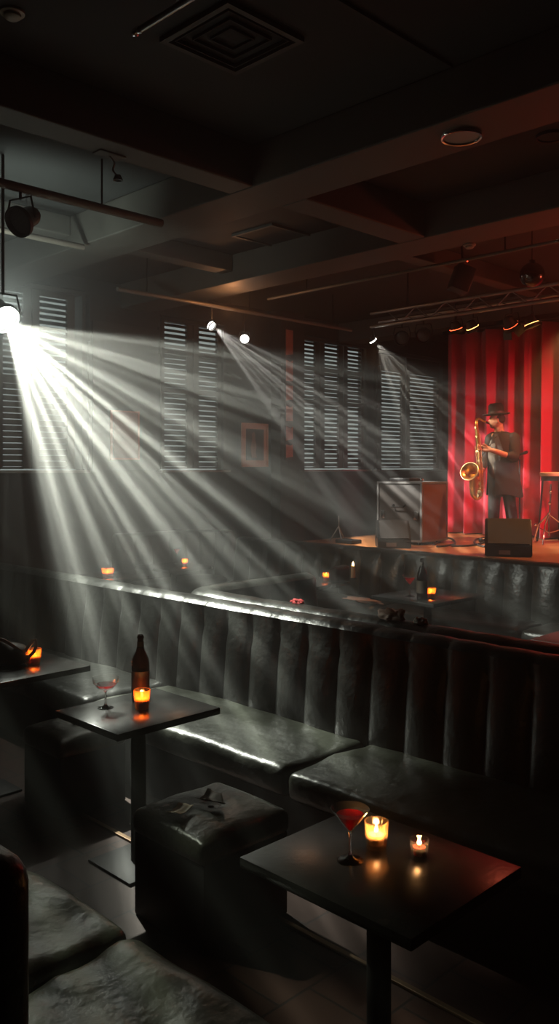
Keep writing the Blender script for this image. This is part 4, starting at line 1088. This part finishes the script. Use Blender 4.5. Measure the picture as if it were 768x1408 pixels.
# framed picture and poster on back wall
def framed(name, label, pxa, pxb, ya, yb, Y, print_m, mount_m, frame_m, fw=.03, mw=.06):
    A = at_Y(pxa, yb, Y); B = at_Y(pxb, ya, Y); cx = (A.x + B.x) / 2
    t = thing(name, label, 'picture', (cx, Y, A.z)); w = (B.x - A.x) / 2; h = B.z - A.z
    f = NB()
    for a in ((-w, w, 0, fw), (-w, w, h - fw, h), (-w, -w + fw, fw, h - fw), (w - fw, w, fw, h - fw)): box(f, a[0], a[1], -.03, -.001, a[2], a[3])
    link('frame', f, frame_m, t, smooth=False)
    link('mount', bx(-w + fw, w - fw, -.014, -.002, fw, h - fw), mount_m, t, smooth=False)
    link('print', bx(-w + fw + mw, w - fw - mw, -.018, -.0141, fw + mw * 1.2, h - fw - mw), print_m, t, smooth=False)
    return t, w, h
t, w, h = framed('framed_picture', 'tan framed portrait photograph of a seated figure on the back wall', 331, 367, 583, 642, WY1 - .001, M['photo'], M['mount'], M['mount'])
bm = NB(); pts = [(-.06, .14), (-.085, .30), (-.05, .42), (-.06, .50), (-.02, .54), (.015, .50), (.01, .42), (.04, .32), (.02, .22), (.05, .14)]
va = [bm.verts.new((x - .01, -.0215, z)) for x, z in pts]; vb = [bm.verts.new((x - .01, -.0182, z)) for x, z in pts]; bm.faces.new(va); bm.faces.new(vb[::-1])
for k in range(len(pts)): bm.faces.new((va[k], vb[k], vb[(k + 1) % len(pts)], va[(k + 1) % len(pts)]))
link('printed_figure', bm, mat('pale_figure_print', (.34, .17, .11), .6), t, smooth=False)
framed('poster', 'faded red poster in a thin frame on the panel behind the beams', 151, 190, 566, 632, WY1 - .032, M['poster'], M['poster'], M['sign'], fw=.02, mw=.03)

# ================================================================== HAZE
hz = bpy.data.materials.new('stage_haze'); hz.use_nodes = True; N, L = hz.node_tree.nodes, hz.node_tree.links; N.clear()
o_ = N.new('ShaderNodeOutputMaterial'); vs = N.new('ShaderNodeVolumeScatter');  vs.inputs['Anisotropy'].default_value = .25
vs.inputs['Color'].default_value = (1, 1, .98, 1); L.new(vs.outputs[0], o_.inputs['Volume'])
# haze density raised round the main spot so its beams fade into the room
tc = N.new('ShaderNodeTexCoord'); vd_ = N.new('ShaderNodeVectorMath'); vd_.operation = 'DISTANCE'; L.new(tc.outputs['Object'], vd_.inputs[0]); vd_.inputs[1].default_value = MAIN + Vector((.2, -.1, -.25))
mr = N.new('ShaderNodeMapRange'); mr.interpolation_type = 'SMOOTHERSTEP'; L.new(vd_.outputs['Value'], mr.inputs[0])
for i_, v_ in enumerate((0, 3.4, .105, .024)): mr.inputs[i_ + 1].default_value = v_
L.new(mr.outputs[0], vs.inputs['Density'])
ho = link('haze', bx(WX0 + .004, WX1 - .004, WY0 + .004, WY1 - .004, .004, ZC - .004), hz, smooth=False)
tag(ho, 'thin stage haze filling the room and showing the light beams', 'haze', kind='stuff')
